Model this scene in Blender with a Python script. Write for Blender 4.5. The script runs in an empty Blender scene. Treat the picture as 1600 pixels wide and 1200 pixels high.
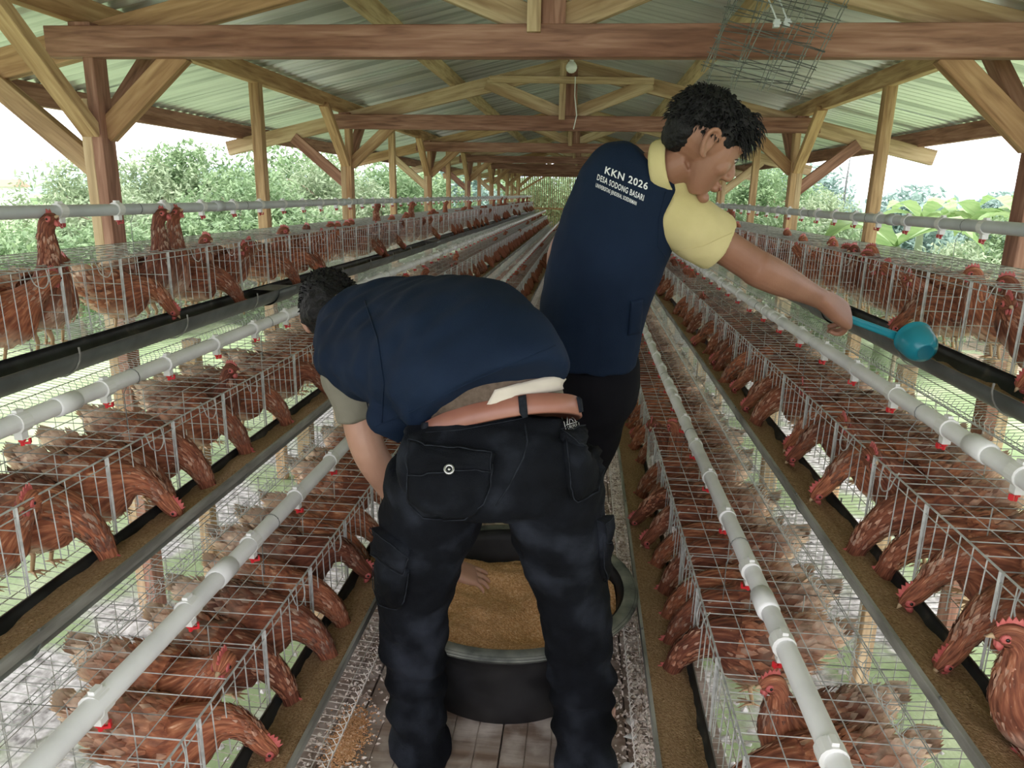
import bpy, bmesh, math, random
from mathutils import Vector, Matrix, noise
from mathutils.bvhtree import BVHTree

random.seed(7)
S = bpy.context.scene
COL = S.collection
V = Vector
PI = math.pi

# ------------------------------------------------------------------ camera, sky, exposure
CAM_H = 1.43
FPX = 1150.0
def camera_axes():
    d = V(((915 - 800) / FPX, (304 - 600) / FPX, 1)).normalized()
    r = math.radians(1.05)
    n = V((math.cos(r), math.sin(r), 0)).cross(d).normalized()
    if n.y > 0: n = -n
    x = d.cross(n).normalized()
    return Matrix((x, d, n)).transposed()          # columns: world X, Y, Z in camera space (right, down, forward)
MC = camera_axes()
MCT = MC.transposed()
cd = bpy.data.cameras.new('camera'); cam = bpy.data.objects.new('camera', cd); COL.objects.link(cam)
cd.sensor_width = 36; cd.lens = FPX / 1600 * 36; cd.clip_end = 3000; cd.clip_start = 0.05
rx, dn, fw = MCT @ V((1, 0, 0)), MCT @ V((0, 1, 0)), MCT @ V((0, 0, 1))
cam.matrix_world = Matrix.Translation((0, 0, CAM_H)) @ Matrix((rx, -dn, -fw)).transposed().to_4x4()
S.camera = cam
S.view_settings.view_transform = 'Standard'; S.view_settings.look = 'None'
S.view_settings.exposure = 0.6; S.view_settings.gamma = 1; S.view_settings.use_curve_mapping = False
EYE = V((0, 0, CAM_H))
def ray(x, y): return MCT @ V(((x - 800) / FPX, (y - 600) / FPX, 1))
def at(x, y, Y):
    r = ray(x, y); return EYE + r * (Y / r.y)
def atX(x, y, X):
    r = ray(x, y); return EYE + r * (X / r.x)

w = bpy.data.worlds.new('overcast_sky'); S.world = w; w.use_nodes = True
nt = w.node_tree; bg = nt.nodes['Background']
tc = nt.nodes.new('ShaderNodeTexCoord'); sx = nt.nodes.new('ShaderNodeSeparateXYZ'); rp = nt.nodes.new('ShaderNodeValToRGB')
nt.links.new(tc.outputs['Generated'], sx.inputs[0]); nt.links.new(sx.outputs['Z'], rp.inputs[0]); nt.links.new(rp.outputs[0], bg.inputs[0])
rp.color_ramp.elements[0].position = 0.0; rp.color_ramp.elements[0].color = (0.93, 0.91, 0.96, 1)
rp.color_ramp.elements[1].position = 0.5; rp.color_ramp.elements[1].color = (0.97, 0.95, 1.0, 1)
bg.inputs[1].default_value = 2.3
sd = bpy.data.lights.new('hazy_sun', 'SUN'); sd.energy = 2.6; sd.angle = math.radians(25); sd.color = (1.0, 0.97, 0.92)
so = bpy.data.objects.new('hazy_sun', sd); COL.objects.link(so); so.rotation_euler = (math.radians(28), math.radians(22), 0)

# ------------------------------------------------------------------ materials
def mat(name, base=(0.5, 0.5, 0.5), rough=0.7, metal=0.0):
    m = bpy.data.materials.new(name); m.use_nodes = True
    b = m.node_tree.nodes['Principled BSDF']
    b.inputs['Base Color'].default_value = (*base, 1); b.inputs['Roughness'].default_value = rough; b.inputs['Metallic'].default_value = metal
    return m
def N(m, t, **kw):
    n = m.node_tree.nodes.new(t)
    for k, v in kw.items():
        if k in n.inputs.keys(): n.inputs[k].default_value = v
        else: setattr(n, k, v)
    return n
def Lk(m, a, b): m.node_tree.links.new(a, b)
def ramp(m, fac, stops):
    r = N(m, 'ShaderNodeValToRGB'); e = r.color_ramp.elements
    while len(e) < len(stops): e.new(0.5)
    for i, (p, c) in enumerate(stops): e[i].position = p; e[i].color = (*c, 1)
    Lk(m, fac, r.inputs[0]); return r.outputs[0]
def bsdf(m): return m.node_tree.nodes['Principled BSDF']
def coords(m, kind='Object', scale=(1, 1, 1)):
    t = N(m, 'ShaderNodeTexCoord'); mp = N(m, 'ShaderNodeMapping'); mp.inputs['Scale'].default_value = scale
    Lk(m, t.outputs[kind], mp.inputs[0]); return mp.outputs[0]
def noise_mat(name, stops, scale=20, vscale=(1, 1, 1), rough=0.8, bump=0.0, detail=6, kind='Object', metal=0.0, bscale=None, dist=0.0):
    m = mat(name, rough=rough, metal=metal)
    co = coords(m, kind, vscale)
    n = N(m, 'ShaderNodeTexNoise', Scale=scale, Detail=detail, Distortion=dist); Lk(m, co, n.inputs['Vector'])
    Lk(m, ramp(m, n.outputs[0], stops), bsdf(m).inputs['Base Color'])
    if bump:
        n2 = n
        if bscale: n2 = N(m, 'ShaderNodeTexNoise', Scale=bscale, Detail=4); Lk(m, co, n2.inputs['Vector'])
        b = N(m, 'ShaderNodeBump', Strength=bump, Distance=0.01); Lk(m, n2.outputs[0], b.inputs['Height']); Lk(m, b.outputs[0], bsdf(m).inputs['Normal'])
    return m
def mixc(m, fac, a, b, mode='MIX'):
    x = N(m, 'ShaderNodeMix', data_type='RGBA', blend_type=mode)
    for s, v in ((x.inputs[0], fac), (x.inputs[6], a), (x.inputs[7], b)):
        if hasattr(v, 'links'): Lk(m, v, s)
        elif isinstance(v, tuple): s.default_value = (*v, 1)
        else: s.default_value = v
    return x.outputs[2]

def wood_mat(name, c0, c1, c2, var=0.5):
    m = mat(name, rough=0.72)
    co = coords(m, 'Object', (1.2, 14, 14))
    oi = N(m, 'ShaderNodeObjectInfo')
    ad = N(m, 'ShaderNodeVectorMath', operation='ADD'); Lk(m, co, ad.inputs[0])
    cb = N(m, 'ShaderNodeCombineXYZ'); ml = N(m, 'ShaderNodeMath', operation='MULTIPLY'); ml.inputs[1].default_value = 40
    Lk(m, oi.outputs['Random'], ml.inputs[0]); Lk(m, ml.outputs[0], cb.inputs[0]); Lk(m, cb.outputs[0], ad.inputs[1])
    n = N(m, 'ShaderNodeTexNoise', Scale=3.0, Detail=8, Distortion=0.6); Lk(m, ad.outputs[0], n.inputs['Vector'])
    wv = N(m, 'ShaderNodeTexNoise', Scale=0.9, Detail=3); Lk(m, ad.outputs[0], wv.inputs['Vector'])
    c = ramp(m, n.outputs[0], [(0.3, c0), (0.52, c1), (0.75, c2)])
    blot = ramp(m, wv.outputs[0], [(0.38, (0.55, 0.42, 0.33)), (0.55, (1, 1, 1))])
    c = mixc(m, 0.7, c, blot, 'MULTIPLY')
    tint = ramp(m, oi.outputs['Random'], [(0.0, (1, 1, 1)), (0.5, (0.95, 0.85, 0.75)), (1.0, (0.8, 0.62, 0.55))])
    c = mixc(m, var, c, tint, 'MULTIPLY')
    Lk(m, c, bsdf(m).inputs['Base Color'])
    b = N(m, 'ShaderNodeBump', Strength=0.35, Distance=0.006); Lk(m, n.outputs[0], b.inputs['Height']); Lk(m, b.outputs[0], bsdf(m).inputs['Normal'])
    return m
M = {}
M['wood'] = wood_mat('yellow_timber', (0.32, 0.19, 0.095), (0.51, 0.335, 0.18), (0.63, 0.455, 0.275))
M['wood_red'] = wood_mat('red_brown_timber', (0.19, 0.090, 0.062), (0.34, 0.175, 0.125), (0.47, 0.28, 0.21), 0.3)
M['wood_pale'] = wood_mat('pale_timber', (0.37, 0.26, 0.15), (0.56, 0.42, 0.26), (0.66, 0.53, 0.35), 0.3)
M['plank'] = wood_mat('walkway_board', (0.26, 0.20, 0.165), (0.36, 0.29, 0.245), (0.44, 0.37, 0.32), 0.25)
def dusty(m, col, sc, lo, hi):
    c0 = bsdf(m).inputs['Base Color'].links[0].from_socket
    n = N(m, 'ShaderNodeTexNoise', Scale=sc, Detail=6); Lk(m, coords(m), n.inputs['Vector'])
    f = ramp(m, n.outputs[0], [(lo, (0, 0, 0)), (hi, (1, 1, 1))])
    Lk(m, mixc(m, f, c0, col), bsdf(m).inputs['Base Color'])
dusty(M['plank'], (0.66, 0.58, 0.52), 9, 0.44, 0.68)
M['wire'] = noise_mat('galvanised_wire', [(0.35, (0.36, 0.37, 0.36)), (0.65, (0.62, 0.63, 0.62))], 30, rough=0.5, metal=0.2)
M['wire_dark'] = noise_mat('old_wire', [(0.35, (0.09, 0.10, 0.10)), (0.65, (0.22, 0.23, 0.22))], 30, rough=0.5, metal=0.35)
M['wire_dusty'] = noise_mat('dusty_wire', [(0.35, (0.52, 0.48, 0.44)), (0.65, (0.80, 0.75, 0.70))], 60, rough=0.8)
M['pvc'] = noise_mat('white_pipe', [(0.3, (0.66, 0.66, 0.68)), (0.5, (0.80, 0.80, 0.82)), (0.7, (0.86, 0.86, 0.88))], 6, rough=0.42)
M['pvc_grey'] = noise_mat('grey_pipe', [(0.3, (0.46, 0.49, 0.51)), (0.7, (0.60, 0.63, 0.65))], 6, rough=0.35)
M['white'] = mat('white_plastic', (0.75, 0.75, 0.74), 0.4)
M['red'] = mat('red_plastic', (0.60, 0.02, 0.03), 0.35)
M['red_dark'] = mat('weathered_red_plastic', (0.35, 0.03, 0.03), 0.5)
M['trough'] = noise_mat('black_trough', [(0.35, (0.010, 0.012, 0.013)), (0.6, (0.03, 0.034, 0.035)), (0.75, (0.12, 0.11, 0.09))], 14, rough=0.45)
M['trough_grey'] = noise_mat('grey_trough', [(0.3, (0.08, 0.094, 0.094)), (0.6, (0.13, 0.148, 0.148)), (0.8, (0.21, 0.22, 0.215))], 10, rough=0.45)
M['trough_rim'] = noise_mat('dusty_trough_rim', [(0.35, (0.17, 0.165, 0.15)), (0.65, (0.36, 0.36, 0.33))], 25, vscale=(1, .2, 1), rough=0.7)
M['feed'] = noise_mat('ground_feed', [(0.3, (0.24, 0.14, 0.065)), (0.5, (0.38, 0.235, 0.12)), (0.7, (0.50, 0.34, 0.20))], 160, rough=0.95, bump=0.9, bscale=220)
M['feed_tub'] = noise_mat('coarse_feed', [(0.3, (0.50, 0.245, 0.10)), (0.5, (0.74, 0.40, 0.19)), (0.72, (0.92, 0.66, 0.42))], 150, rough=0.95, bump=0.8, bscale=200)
M['rubber'] = noise_mat('black_rubber', [(0.4, (0.008, 0.008, 0.009)), (0.7, (0.022, 0.022, 0.024))], 8, rough=0.5)
M['rubber_dust'] = noise_mat('dusty_rubber', [(0.35, (0.03, 0.035, 0.032)), (0.5, (0.13, 0.14, 0.12)), (0.7, (0.25, 0.25, 0.21))], 11, rough=0.85)
M['crumb'] = noise_mat('dry_litter', [(0.3, (0.20, 0.12, 0.07)), (0.5, (0.72, 0.62, 0.55)), (0.75, (0.92, 0.86, 0.80))], 40, rough=0.95)
M['feather_w'] = mat('white_feather', (0.8, 0.79, 0.77), 0.8)
M['sheet'] = noise_mat('zinc_roof_sheet', [(0.36, (0.50, 0.53, 0.52)), (0.5, (0.80, 0.83, 0.82)), (0.7, (0.90, 0.93, 0.92))], 1.0, vscale=(0.5, 24, 1), rough=0.28, metal=0.6)  # streaks along the ribs paint in the corrugation's light and dark lines
M['grass'] = noise_mat('lush_grass', [(0.3, (0.17, 0.25, 0.11)), (0.5, (0.28, 0.37, 0.19)), (0.7, (0.42, 0.48, 0.30))], 1.4, rough=0.95, bump=0.8, bscale=30, detail=10)
M['field'] = noise_mat('rice_field', [(0.3, (0.16, 0.32, 0.12)), (0.7, (0.32, 0.50, 0.20))], 0.3, vscale=(0.3, 3, 1), rough=0.95)
M['gravel'] = noise_mat('pale_gravel', [(0.3, (0.16, 0.15, 0.14)), (0.5, (0.45, 0.44, 0.42)), (0.7, (0.72, 0.71, 0.69))], 22, rough=0.9, bump=0.9, detail=8)
m = noise_mat('gravel_and_grass', [(0.3, (0.16, 0.15, 0.14)), (0.5, (0.45, 0.44, 0.42)), (0.7, (0.72, 0.71, 0.69))], 22, rough=0.9, bump=0.9, detail=8)
n_ = N(m, 'ShaderNodeTexNoise', Scale=1.6, Detail=7); Lk(m, coords(m), n_.inputs['Vector'])
f_ = ramp(m, n_.outputs[0], [(0.46, (0, 0, 0)), (0.56, (1, 1, 1))])
Lk(m, mixc(m, f_, bsdf(m).inputs['Base Color'].links[0].from_socket, (0.27, 0.36, 0.18)), bsdf(m).inputs['Base Color']); M['gravel_mix'] = m
M['soil'] = noise_mat('dry_soil', [(0.3, (0.25, 0.18, 0.12)), (0.7, (0.45, 0.36, 0.27))], 3, rough=0.95, bump=0.5)
M['leaf_a'] = noise_mat('fresh_leaf', [(0.3, (0.15, 0.25, 0.12)), (0.6, (0.26, 0.37, 0.19)), (0.8, (0.38, 0.47, 0.27))], 2.2, rough=0.6)  # leaf colours from here on are lifted pale to stand in for haze
M['leaf_b'] = noise_mat('hazed_leaf', [(0.3, (0.21, 0.29, 0.17)), (0.6, (0.32, 0.40, 0.24)), (0.8, (0.43, 0.48, 0.31))], 2.2, rough=0.6)
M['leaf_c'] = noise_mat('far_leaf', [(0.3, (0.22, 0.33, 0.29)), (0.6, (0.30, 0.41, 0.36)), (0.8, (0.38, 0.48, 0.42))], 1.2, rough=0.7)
M['banana'] = noise_mat('banana_leaf', [(0.3, (0.20, 0.34, 0.12)), (0.7, (0.36, 0.50, 0.22))], 3, vscale=(1, 6, 1), rough=0.45)
for k in ('leaf_a', 'leaf_b', 'leaf_c', 'banana'):
    m = M[k]; tr = N(m, 'ShaderNodeBsdfTranslucent'); mx = N(m, 'ShaderNodeMixShader'); mx.inputs[0].default_value = 0.35
    Lk(m, bsdf(m).inputs['Base Color'].links[0].from_socket, tr.inputs[0]); Lk(m, bsdf(m).outputs[0], mx.inputs[1]); Lk(m, tr.outputs[0], mx.inputs[2])
    Lk(m, mx.outputs[0], m.node_tree.nodes['Material Output'].inputs[0])
M['bark'] = noise_mat('bark', [(0.3, (0.16, 0.12, 0.08)), (0.7, (0.34, 0.28, 0.20))], 12, vscale=(1, 1, .3), rough=0.9)
M['hill'] = noise_mat('hazy_hill', [(0.3, (0.36, 0.47, 0.52)), (0.7, (0.44, 0.55, 0.58))], 0.02, rough=1.0)  # distance haze is put into the bluish hill colour
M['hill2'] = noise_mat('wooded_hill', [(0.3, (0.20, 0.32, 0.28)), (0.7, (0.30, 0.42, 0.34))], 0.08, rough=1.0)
M['plaster'] = mat('white_plaster', (0.7, 0.7, 0.68), 0.8)
M['tile'] = mat('clay_roof', (0.40, 0.22, 0.16), 0.8)
M['glass'] = mat('bulb_glass', (0.85, 0.86, 0.88), 0.15)
M['skin'] = noise_mat('warm_skin', [(0.3, (0.25, 0.115, 0.070)), (0.7, (0.34, 0.165, 0.105))], 9, rough=0.5, bump=0.08, bscale=180)
M['skin_pale'] = noise_mat('warm_lighter_skin', [(0.3, (0.37, 0.20, 0.135)), (0.7, (0.47, 0.27, 0.19))], 9, rough=0.5, bump=0.08, bscale=180)
M['hair'] = noise_mat('black_hair', [(0.3, (0.004, 0.004, 0.005)), (0.7, (0.014, 0.013, 0.014))], 30, rough=0.55, bump=0.6, bscale=120)
M['navy'] = noise_mat('navy_twill', [(0.3, (0.0045, 0.011, 0.027)), (0.7, (0.008, 0.018, 0.042))], 5, rough=0.8, bump=0.25, bscale=500)
M['yellow'] = noise_mat('pale_yellow_knit', [(0.3, (0.50, 0.43, 0.20)), (0.7, (0.60, 0.52, 0.27))], 6, rough=0.85, bump=0.2, bscale=500)
M['greyshirt'] = noise_mat('grey_green_knit', [(0.3, (0.17, 0.16, 0.125)), (0.7, (0.24, 0.225, 0.18))], 6, rough=0.9, bump=0.2, bscale=500)
M['brownshirt'] = noise_mat('brown_grey_knit', [(0.3, (0.085, 0.060, 0.046)), (0.7, (0.14, 0.105, 0.082))], 90, rough=0.95, bump=0.3, bscale=500)
M['cream'] = noise_mat('cream_cotton', [(0.3, (0.50, 0.45, 0.38)), (0.7, (0.66, 0.60, 0.52))], 8, rough=0.9)
M['belt'] = noise_mat('tan_leather', [(0.3, (0.24, 0.095, 0.065)), (0.7, (0.32, 0.14, 0.10))], 10, rough=0.38)
M['black_denim'] = noise_mat('black_denim', [(0.3, (0.0022, 0.0026, 0.004)), (0.5, (0.0050, 0.0062, 0.0092)), (0.72, (0.022, 0.026, 0.036))], 9, rough=0.85, bump=0.3, bscale=400)  # brightest stop paints bluish highlights into the cloth colour
M['denim_edge'] = noise_mat('faded_seam', [(0.3, (0.006, 0.007, 0.010)), (0.7, (0.020, 0.024, 0.032))], 60, rough=0.9)
M['black_cloth'] = noise_mat('black_cloth', [(0.3, (0.004, 0.004, 0.006)), (0.7, (0.010, 0.010, 0.013))], 6, rough=0.85)
M['print'] = mat('white_print', (0.72, 0.73, 0.74), 0.7)
M['metal'] = mat('dull_metal', (0.45, 0.45, 0.46), 0.3, 0.9)
M['teal'] = noise_mat('turquoise_plastic', [(0.3, (0.010, 0.22, 0.30)), (0.7, (0.015, 0.27, 0.36))], 5, rough=0.3)
M['teal_dark'] = mat('turquoise_base', (0.008, 0.16, 0.23), 0.35)
M['eye'] = mat('dark_eye', (0.01, 0.008, 0.006), 0.15)
M['eyewhite'] = mat('eye_white', (0.6, 0.55, 0.5), 0.3)
M['lip'] = mat('lip', (0.30, 0.11, 0.09), 0.5)
M['comb'] = noise_mat('pink_comb', [(0.3, (0.42, 0.07, 0.07)), (0.7, (0.58, 0.16, 0.14))], 60, rough=0.5, bump=0.3)
M['beak'] = mat('horn_beak', (0.50, 0.36, 0.22), 0.5)
M['shank'] = mat('yellow_shank', (0.55, 0.36, 0.22), 0.6)

for k_, v_ in (('black_denim', .12), ('denim_edge', .15), ('navy', .15), ('black_cloth', .1), ('hair', .25), ('rubber', .3), ('yellow', .2), ('greyshirt', .2), ('brownshirt', .2), ('trough', .35)):
    bsdf(M[k_]).inputs['Specular IOR Level'].default_value = v_
def hen_mat():
    m = mat('brown_plumage', rough=0.85)
    uv = coords(m, 'UV', (1, 1, 1))
    oi = N(m, 'ShaderNodeObjectInfo')
    vo = N(m, 'ShaderNodeTexVoronoi', feature='F1'); vo.inputs['Scale'].default_value = 1.0
    mp = N(m, 'ShaderNodeMapping'); mp.inputs['Scale'].default_value = (22, 30, 1); Lk(m, uv, mp.inputs[0]); Lk(m, mp.outputs[0], vo.inputs['Vector'])
    st = N(m, 'ShaderNodeTexNoise', Scale=1.0, Detail=5)
    mp2 = N(m, 'ShaderNodeMapping'); mp2.inputs['Scale'].default_value = (46, 22, 1); Lk(m, uv, mp2.inputs[0]); Lk(m, mp2.outputs[0], st.inputs['Vector'])
    c = ramp(m, st.outputs[0], [(0.30, (0.115, 0.034, 0.018)), (0.48, (0.215, 0.070, 0.036)), (0.64, (0.34, 0.135, 0.072)), (0.78, (0.62, 0.42, 0.30))])
    lace = ramp(m, vo.outputs['Distance'], [(0.25, (0.82, 0.80, 0.80)), (0.6, (1.2, 1.15, 1.1))])
    c = mixc(m, 0.8, c, lace, 'MULTIPLY')
    dark = ramp(m, oi.outputs['Random'], [(0.0, (0.50, 0.42, 0.42)), (0.35, (0.85, 0.80, 0.80)), (0.7, (1.1, 1.1, 1.1)), (1.0, (1.45, 1.45, 1.4))])
    c = mixc(m, 0.9, c, dark, 'MULTIPLY')
    at_ = N(m, 'ShaderNodeAttribute', attribute_name='pale')
    n3 = N(m, 'ShaderNodeTexNoise', Scale=26, Detail=4); Lk(m, coords(m), n3.inputs['Vector'])
    mm = N(m, 'ShaderNodeMath', operation='MULTIPLY'); Lk(m, at_.outputs['Fac'], mm.inputs[0])
    rr = ramp(m, n3.outputs[0], [(0.3, (0.35, 0.35, 0.35)), (0.6, (1, 1, 1))]); Lk(m, rr, mm.inputs[1])
    c = mixc(m, mm.outputs[0], c, (1.0, 0.80, 0.63))
    Lk(m, c, bsdf(m).inputs['Base Color'])
    b = N(m, 'ShaderNodeBump', Strength=0.7, Distance=0.006); Lk(m, vo.outputs['Distance'], b.inputs['Height']); Lk(m, b.outputs[0], bsdf(m).inputs['Normal'])
    return m
M['hen'] = hen_mat()

# ------------------------------------------------------------------ object helpers
def empty(name, loc=(0, 0, 0), label=None, cat=None, group=None, rz=0.0):
    o = bpy.data.objects.new(name, None); COL.objects.link(o); o.location = loc; o.rotation_euler = (0, 0, rz); o.empty_display_size = 0.1
    return tag(o, label, cat, group)
def tag(o, label=None, cat=None, group=None, kind=None):
    if label: o['label'] = label
    if cat: o['category'] = cat
    if group: o['group'] = group
    if kind: o['kind'] = kind
    return o
def link(name, me, parent=None, loc=None):
    o = bpy.data.objects.new(name, me); COL.objects.link(o)
    if parent is not None: o.parent = parent
    if loc is not None: o.location = loc
    return o
class MB:
    def __init__(s): s.v = []; s.f = []; s.m = []; s.mi = 0
    def add(s, vs, fs):
        n = len(s.v); s.v += [tuple(p) for p in vs]; s.f += [tuple(i + n for i in f) for f in fs]; s.m += [s.mi] * len(fs)
    def box(s, c, d, R=None):
        c = V(c); vs = []
        for x in (-.5, .5):
            for y in (-.5, .5):
                for z in (-.5, .5):
                    p = V((x * d[0], y * d[1], z * d[2]))
                    vs.append(c + (R @ p if R else p))
        s.add(vs, [(0, 1, 3, 2), (4, 6, 7, 5), (0, 4, 5, 1), (2, 3, 7, 6), (0, 2, 6, 4), (1, 5, 7, 3)])
    def wire(s, a, b, r=0.0014, k=4, cap=False):
        a = V(a); b = V(b); d = (b - a)
        if d.length < 1e-6: return
        d.normalize(); u = d.orthogonal().normalized(); w_ = d.cross(u)
        vs = []
        for p in (a, b):
            for i in range(k):
                t = 2 * PI * (i + .5) / k; vs.append(p + (u * math.cos(t) + w_ * math.sin(t)) * r)
        fs = [(i, (i + 1) % k, k + (i + 1) % k, k + i) for i in range(k)]
        if cap: fs += [tuple(range(k))[::-1], tuple(range(k, 2 * k))]
        s.add(vs, fs)
    def poly(s, pts, r=0.0014, k=4, closed=False):
        pts = [V(p) for p in pts]
        tube(s, pts, [(r, r)] * len(pts), k=k, caps=True)
    def mesh(s, name, mats, smooth=False):
        me = bpy.data.meshes.new(name); me.from_pydata(s.v, [], s.f)
        for m in (mats if isinstance(mats, (list, tuple)) else [mats]): me.materials.append(m)
        if any(s.m): me.polygons.foreach_set('material_index', s.m)
        if smooth: me.polygons.foreach_set('use_smooth', [True] * len(me.polygons))
        me.update(); return me
def tube(mb, pts, rad, side=None, k=12, caps=True, power=2.0):
    """loft of elliptical rings; rad = (half width along side, half depth)."""
    n = len(pts); base = len(mb.v); vs = []; last = None
    for i in range(n):
        d = (pts[min(i + 1, n - 1)] - pts[max(i - 1, 0)]).normalized()
        if side is not None: sd_ = V(side[i]) if isinstance(side, list) else V(side)
        else: sd_ = last if last is not None else d.orthogonal()
        u = (sd_ - d * sd_.dot(d)).normalized(); w_ = d.cross(u); last = u
        a, b = rad[i]
        for j in range(k):
            t = 2 * PI * j / k; c, s_ = math.cos(t), math.sin(t)
            if power != 2.0:
                e = 2.0 / power; c = math.copysign(abs(c) ** e, c); s_ = math.copysign(abs(s_) ** e, s_)
            vs.append(pts[i] + u * (a * c) + w_ * (b * s_))
    fs = []
    for i in range(n - 1):
        for j in range(k):
            fs.append((i * k + j, i * k + (j + 1) % k, (i + 1) * k + (j + 1) % k, (i + 1) * k + j))
    if caps: fs += [tuple(range(k))[::-1], tuple(range((n - 1) * k, n * k))]
    mb.add(vs, fs)
def crom(P, n):
    """Catmull-Rom resample of equal-length tuples."""
    out = []; m = len(P)
    for i in range(m - 1):
        p0, p1, p2, p3 = P[max(i - 1, 0)], P[i], P[i + 1], P[min(i + 2, m - 1)]
        for j in range(n):
            t = j / n
            out.append(tuple(0.5 * (2 * b + (c - a) * t + (2 * a - 5 * b + 4 * c - d) * t * t + (3 * b - a - 3 * c + d) * t ** 3) for a, b, c, d in zip(p0, p1, p2, p3)))
    out.append(tuple(P[-1])); return out
def lathe(mb, prof, k=32, M4=None, closed=False):
    base = len(mb.v); vs = []
    for r, z in prof:
        for j in range(k):
            t = 2 * PI * j / k; p = V((r * math.cos(t), r * math.sin(t), z)); vs.append(M4 @ p if M4 else p)
    n = len(prof)
    fs = [(i * k + j, i * k + (j + 1) % k, (i + 1) * k + (j + 1) % k, (i + 1) * k + j) for i in range(n - 1) for j in range(k)]
    mb.add(vs, fs)
def beam(name, p0, p1, w_, h, m, parent=None, up=(0, 0, 1), ends=0.0):
    """chamfered timber from p0 to p1: w across, h along up; local X runs along it."""
    p0 = V(p0); p1 = V(p1); d = p1 - p0; L = d.length; d.normalize()
    y = V(up).cross(d).normalized(); z = d.cross(y)
    c = min(w_, h) * 0.05
    sec = [(-w_/2 + c, -h/2), (w_/2 - c, -h/2), (w_/2, -h/2 + c), (w_/2, h/2 - c), (w_/2 - c, h/2), (-w_/2 + c, h/2), (-w_/2, h/2 - c), (-w_/2, -h/2 + c)]
    vs = [(x, a, b) for x in (-L/2, L/2) for a, b in sec]
    fs = [(j, (j + 1) % 8, 8 + (j + 1) % 8, 8 + j) for j in range(8)] + [tuple(range(8))[::-1], tuple(range(8, 16))]
    me = bpy.data.meshes.new(name); me.from_pydata(vs, [], fs); me.materials.append(m)
    o = bpy.data.objects.new(name, me); COL.objects.link(o)
    R = Matrix((d, y, z)).transposed().to_4x4()
    mw = Matrix.Translation((p0 + p1) / 2) @ R
    if parent is not None:
        o.parent = parent; o.matrix_local = Matrix.Translation(parent.location).inverted() @ mw
    else: o.matrix_world = mw
    return o

CX = -0.19            # the aisle's middle
ZG = -0.75            # ground below the raised walkway
ROWS_END = 24.4
ORD = ['first', 'second', 'third', 'fourth', 'fifth', 'sixth', 'seventh', 'eighth', 'ninth', 'tenth', 'eleventh', 'twelfth', 'thirteenth', 'fourteenth', 'fifteenth', 'sixteenth', 'seventeenth', 'eighteenth', 'nineteenth', 'twentieth', 'twenty-first', 'twenty-second', 'twenty-third', 'twenty-fourth', 'twenty-fifth', 'twenty-sixth', 'twenty-seventh', 'twenty-eighth', 'twenty-ninth', 'thirtieth', 'thirty-first', 'thirty-second', 'thirty-third', 'thirty-fourth', 'thirty-fifth', 'thirty-sixth', 'thirty-seventh', 'thirty-eighth', 'thirty-ninth', 'fortieth']
TIER = ['lowest', 'middle', 'top']
SIDE = {-1: 'left', 1: 'right'}

# ------------------------------------------------------------------ ground and walkway
def grid_mesh(name, x0, x1, y0, y1, nx, ny, zf, m):
    mb = MB(); vs = []; fs = []
    for i in range(nx + 1):
        for j in range(ny + 1):
            x = x0 + (x1 - x0) * i / nx; y = y0 + (y1 - y0) * j / ny; vs.append((x, y, zf(x, y)))
    for i in range(nx):
        for j in range(ny):
            a = i * (ny + 1) + j; fs.append((a, a + ny + 1, a + ny + 2, a + 1))
    mb.add(vs, fs); return mb.mesh(name, m, True)
def gz(x, y):
    d = max(0, abs(x - CX) - 4)
    return ZG + 0.05 * noise.noise(V((x * .6, y * .6, 0))) - min(d, 30) * (0.012 if x < 0 else 0.03)
tag(link('ground', grid_mesh('ground', -60, 60, -12, 110, 110, 110, gz, M['grass'])), kind='structure')
far = MB(); far.add([(-900, 108, ZG - 1.2), (900, 108, ZG - 1.2), (900, 1500, -6), (-900, 1500, -6)], [(0, 1, 2, 3)])
far.add([(-900, -50, ZG - 1.2), (-58, -50, ZG - 1.2), (-58, 108, ZG - 1.2), (-900, 108, ZG - 1.2)], [(0, 1, 2, 3)])
far.add([(58, -50, ZG - 1.9), (900, -50, ZG - 1.9), (900, 108, ZG - 1.9), (58, 108, ZG - 1.9)], [(0, 1, 2, 3)])
tag(link('field', far.mesh('field', M['field'])), kind='structure')
for sg in (-1, 1):
    mb = MB(); rnd = random.Random(5 + sg)
    for i in range(4200):
        y = -0.2 + 15 * rnd.random() ** 1.5; u = 0.45 + 1.3 * rnd.random()
        r = 0.012 + 0.02 * rnd.random(); c = V((CX + sg * u, y, gz(CX + sg * u, y) + r * .3))
        q = [V((rnd.gauss(0, 1), rnd.gauss(0, 1), rnd.gauss(0, .6))).normalized() * r for _ in range(1)]
        R = Matrix.Rotation(rnd.random() * 6, 3, 'Z') @ Matrix.Rotation(rnd.random(), 3, 'X')
        vs = [c + R @ V(p) * r * (0.75 + .5 * rnd.random()) for p in ((1, 0, 0), (0, 1, 0), (-1, 0, 0), (0, -1, 0), (0, 0, .7), (0, 0, -.7))]
        mb.add(vs, [(0, 1, 4), (1, 2, 4), (2, 3, 4), (3, 0, 4), (1, 0, 5), (2, 1, 5), (3, 2, 5), (0, 3, 5)])
    tag(link('gravel', mb.mesh('gravel', M['gravel'])), 'pale gravel spread under the %s cage rows' % SIDE[sg], 'gravel', kind='stuff')
    g = grid_mesh('gravel_bed', CX + sg * .35, CX + sg * 2.4, -1, 24, 10, 60, lambda x, y: gz(x, y) + 0.015, M['gravel_mix'])
    tag(link('ground_gravel_bed', g), kind='structure')

fl = empty('floor', (0, 0, 0)); tag(fl, kind='structure')
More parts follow.
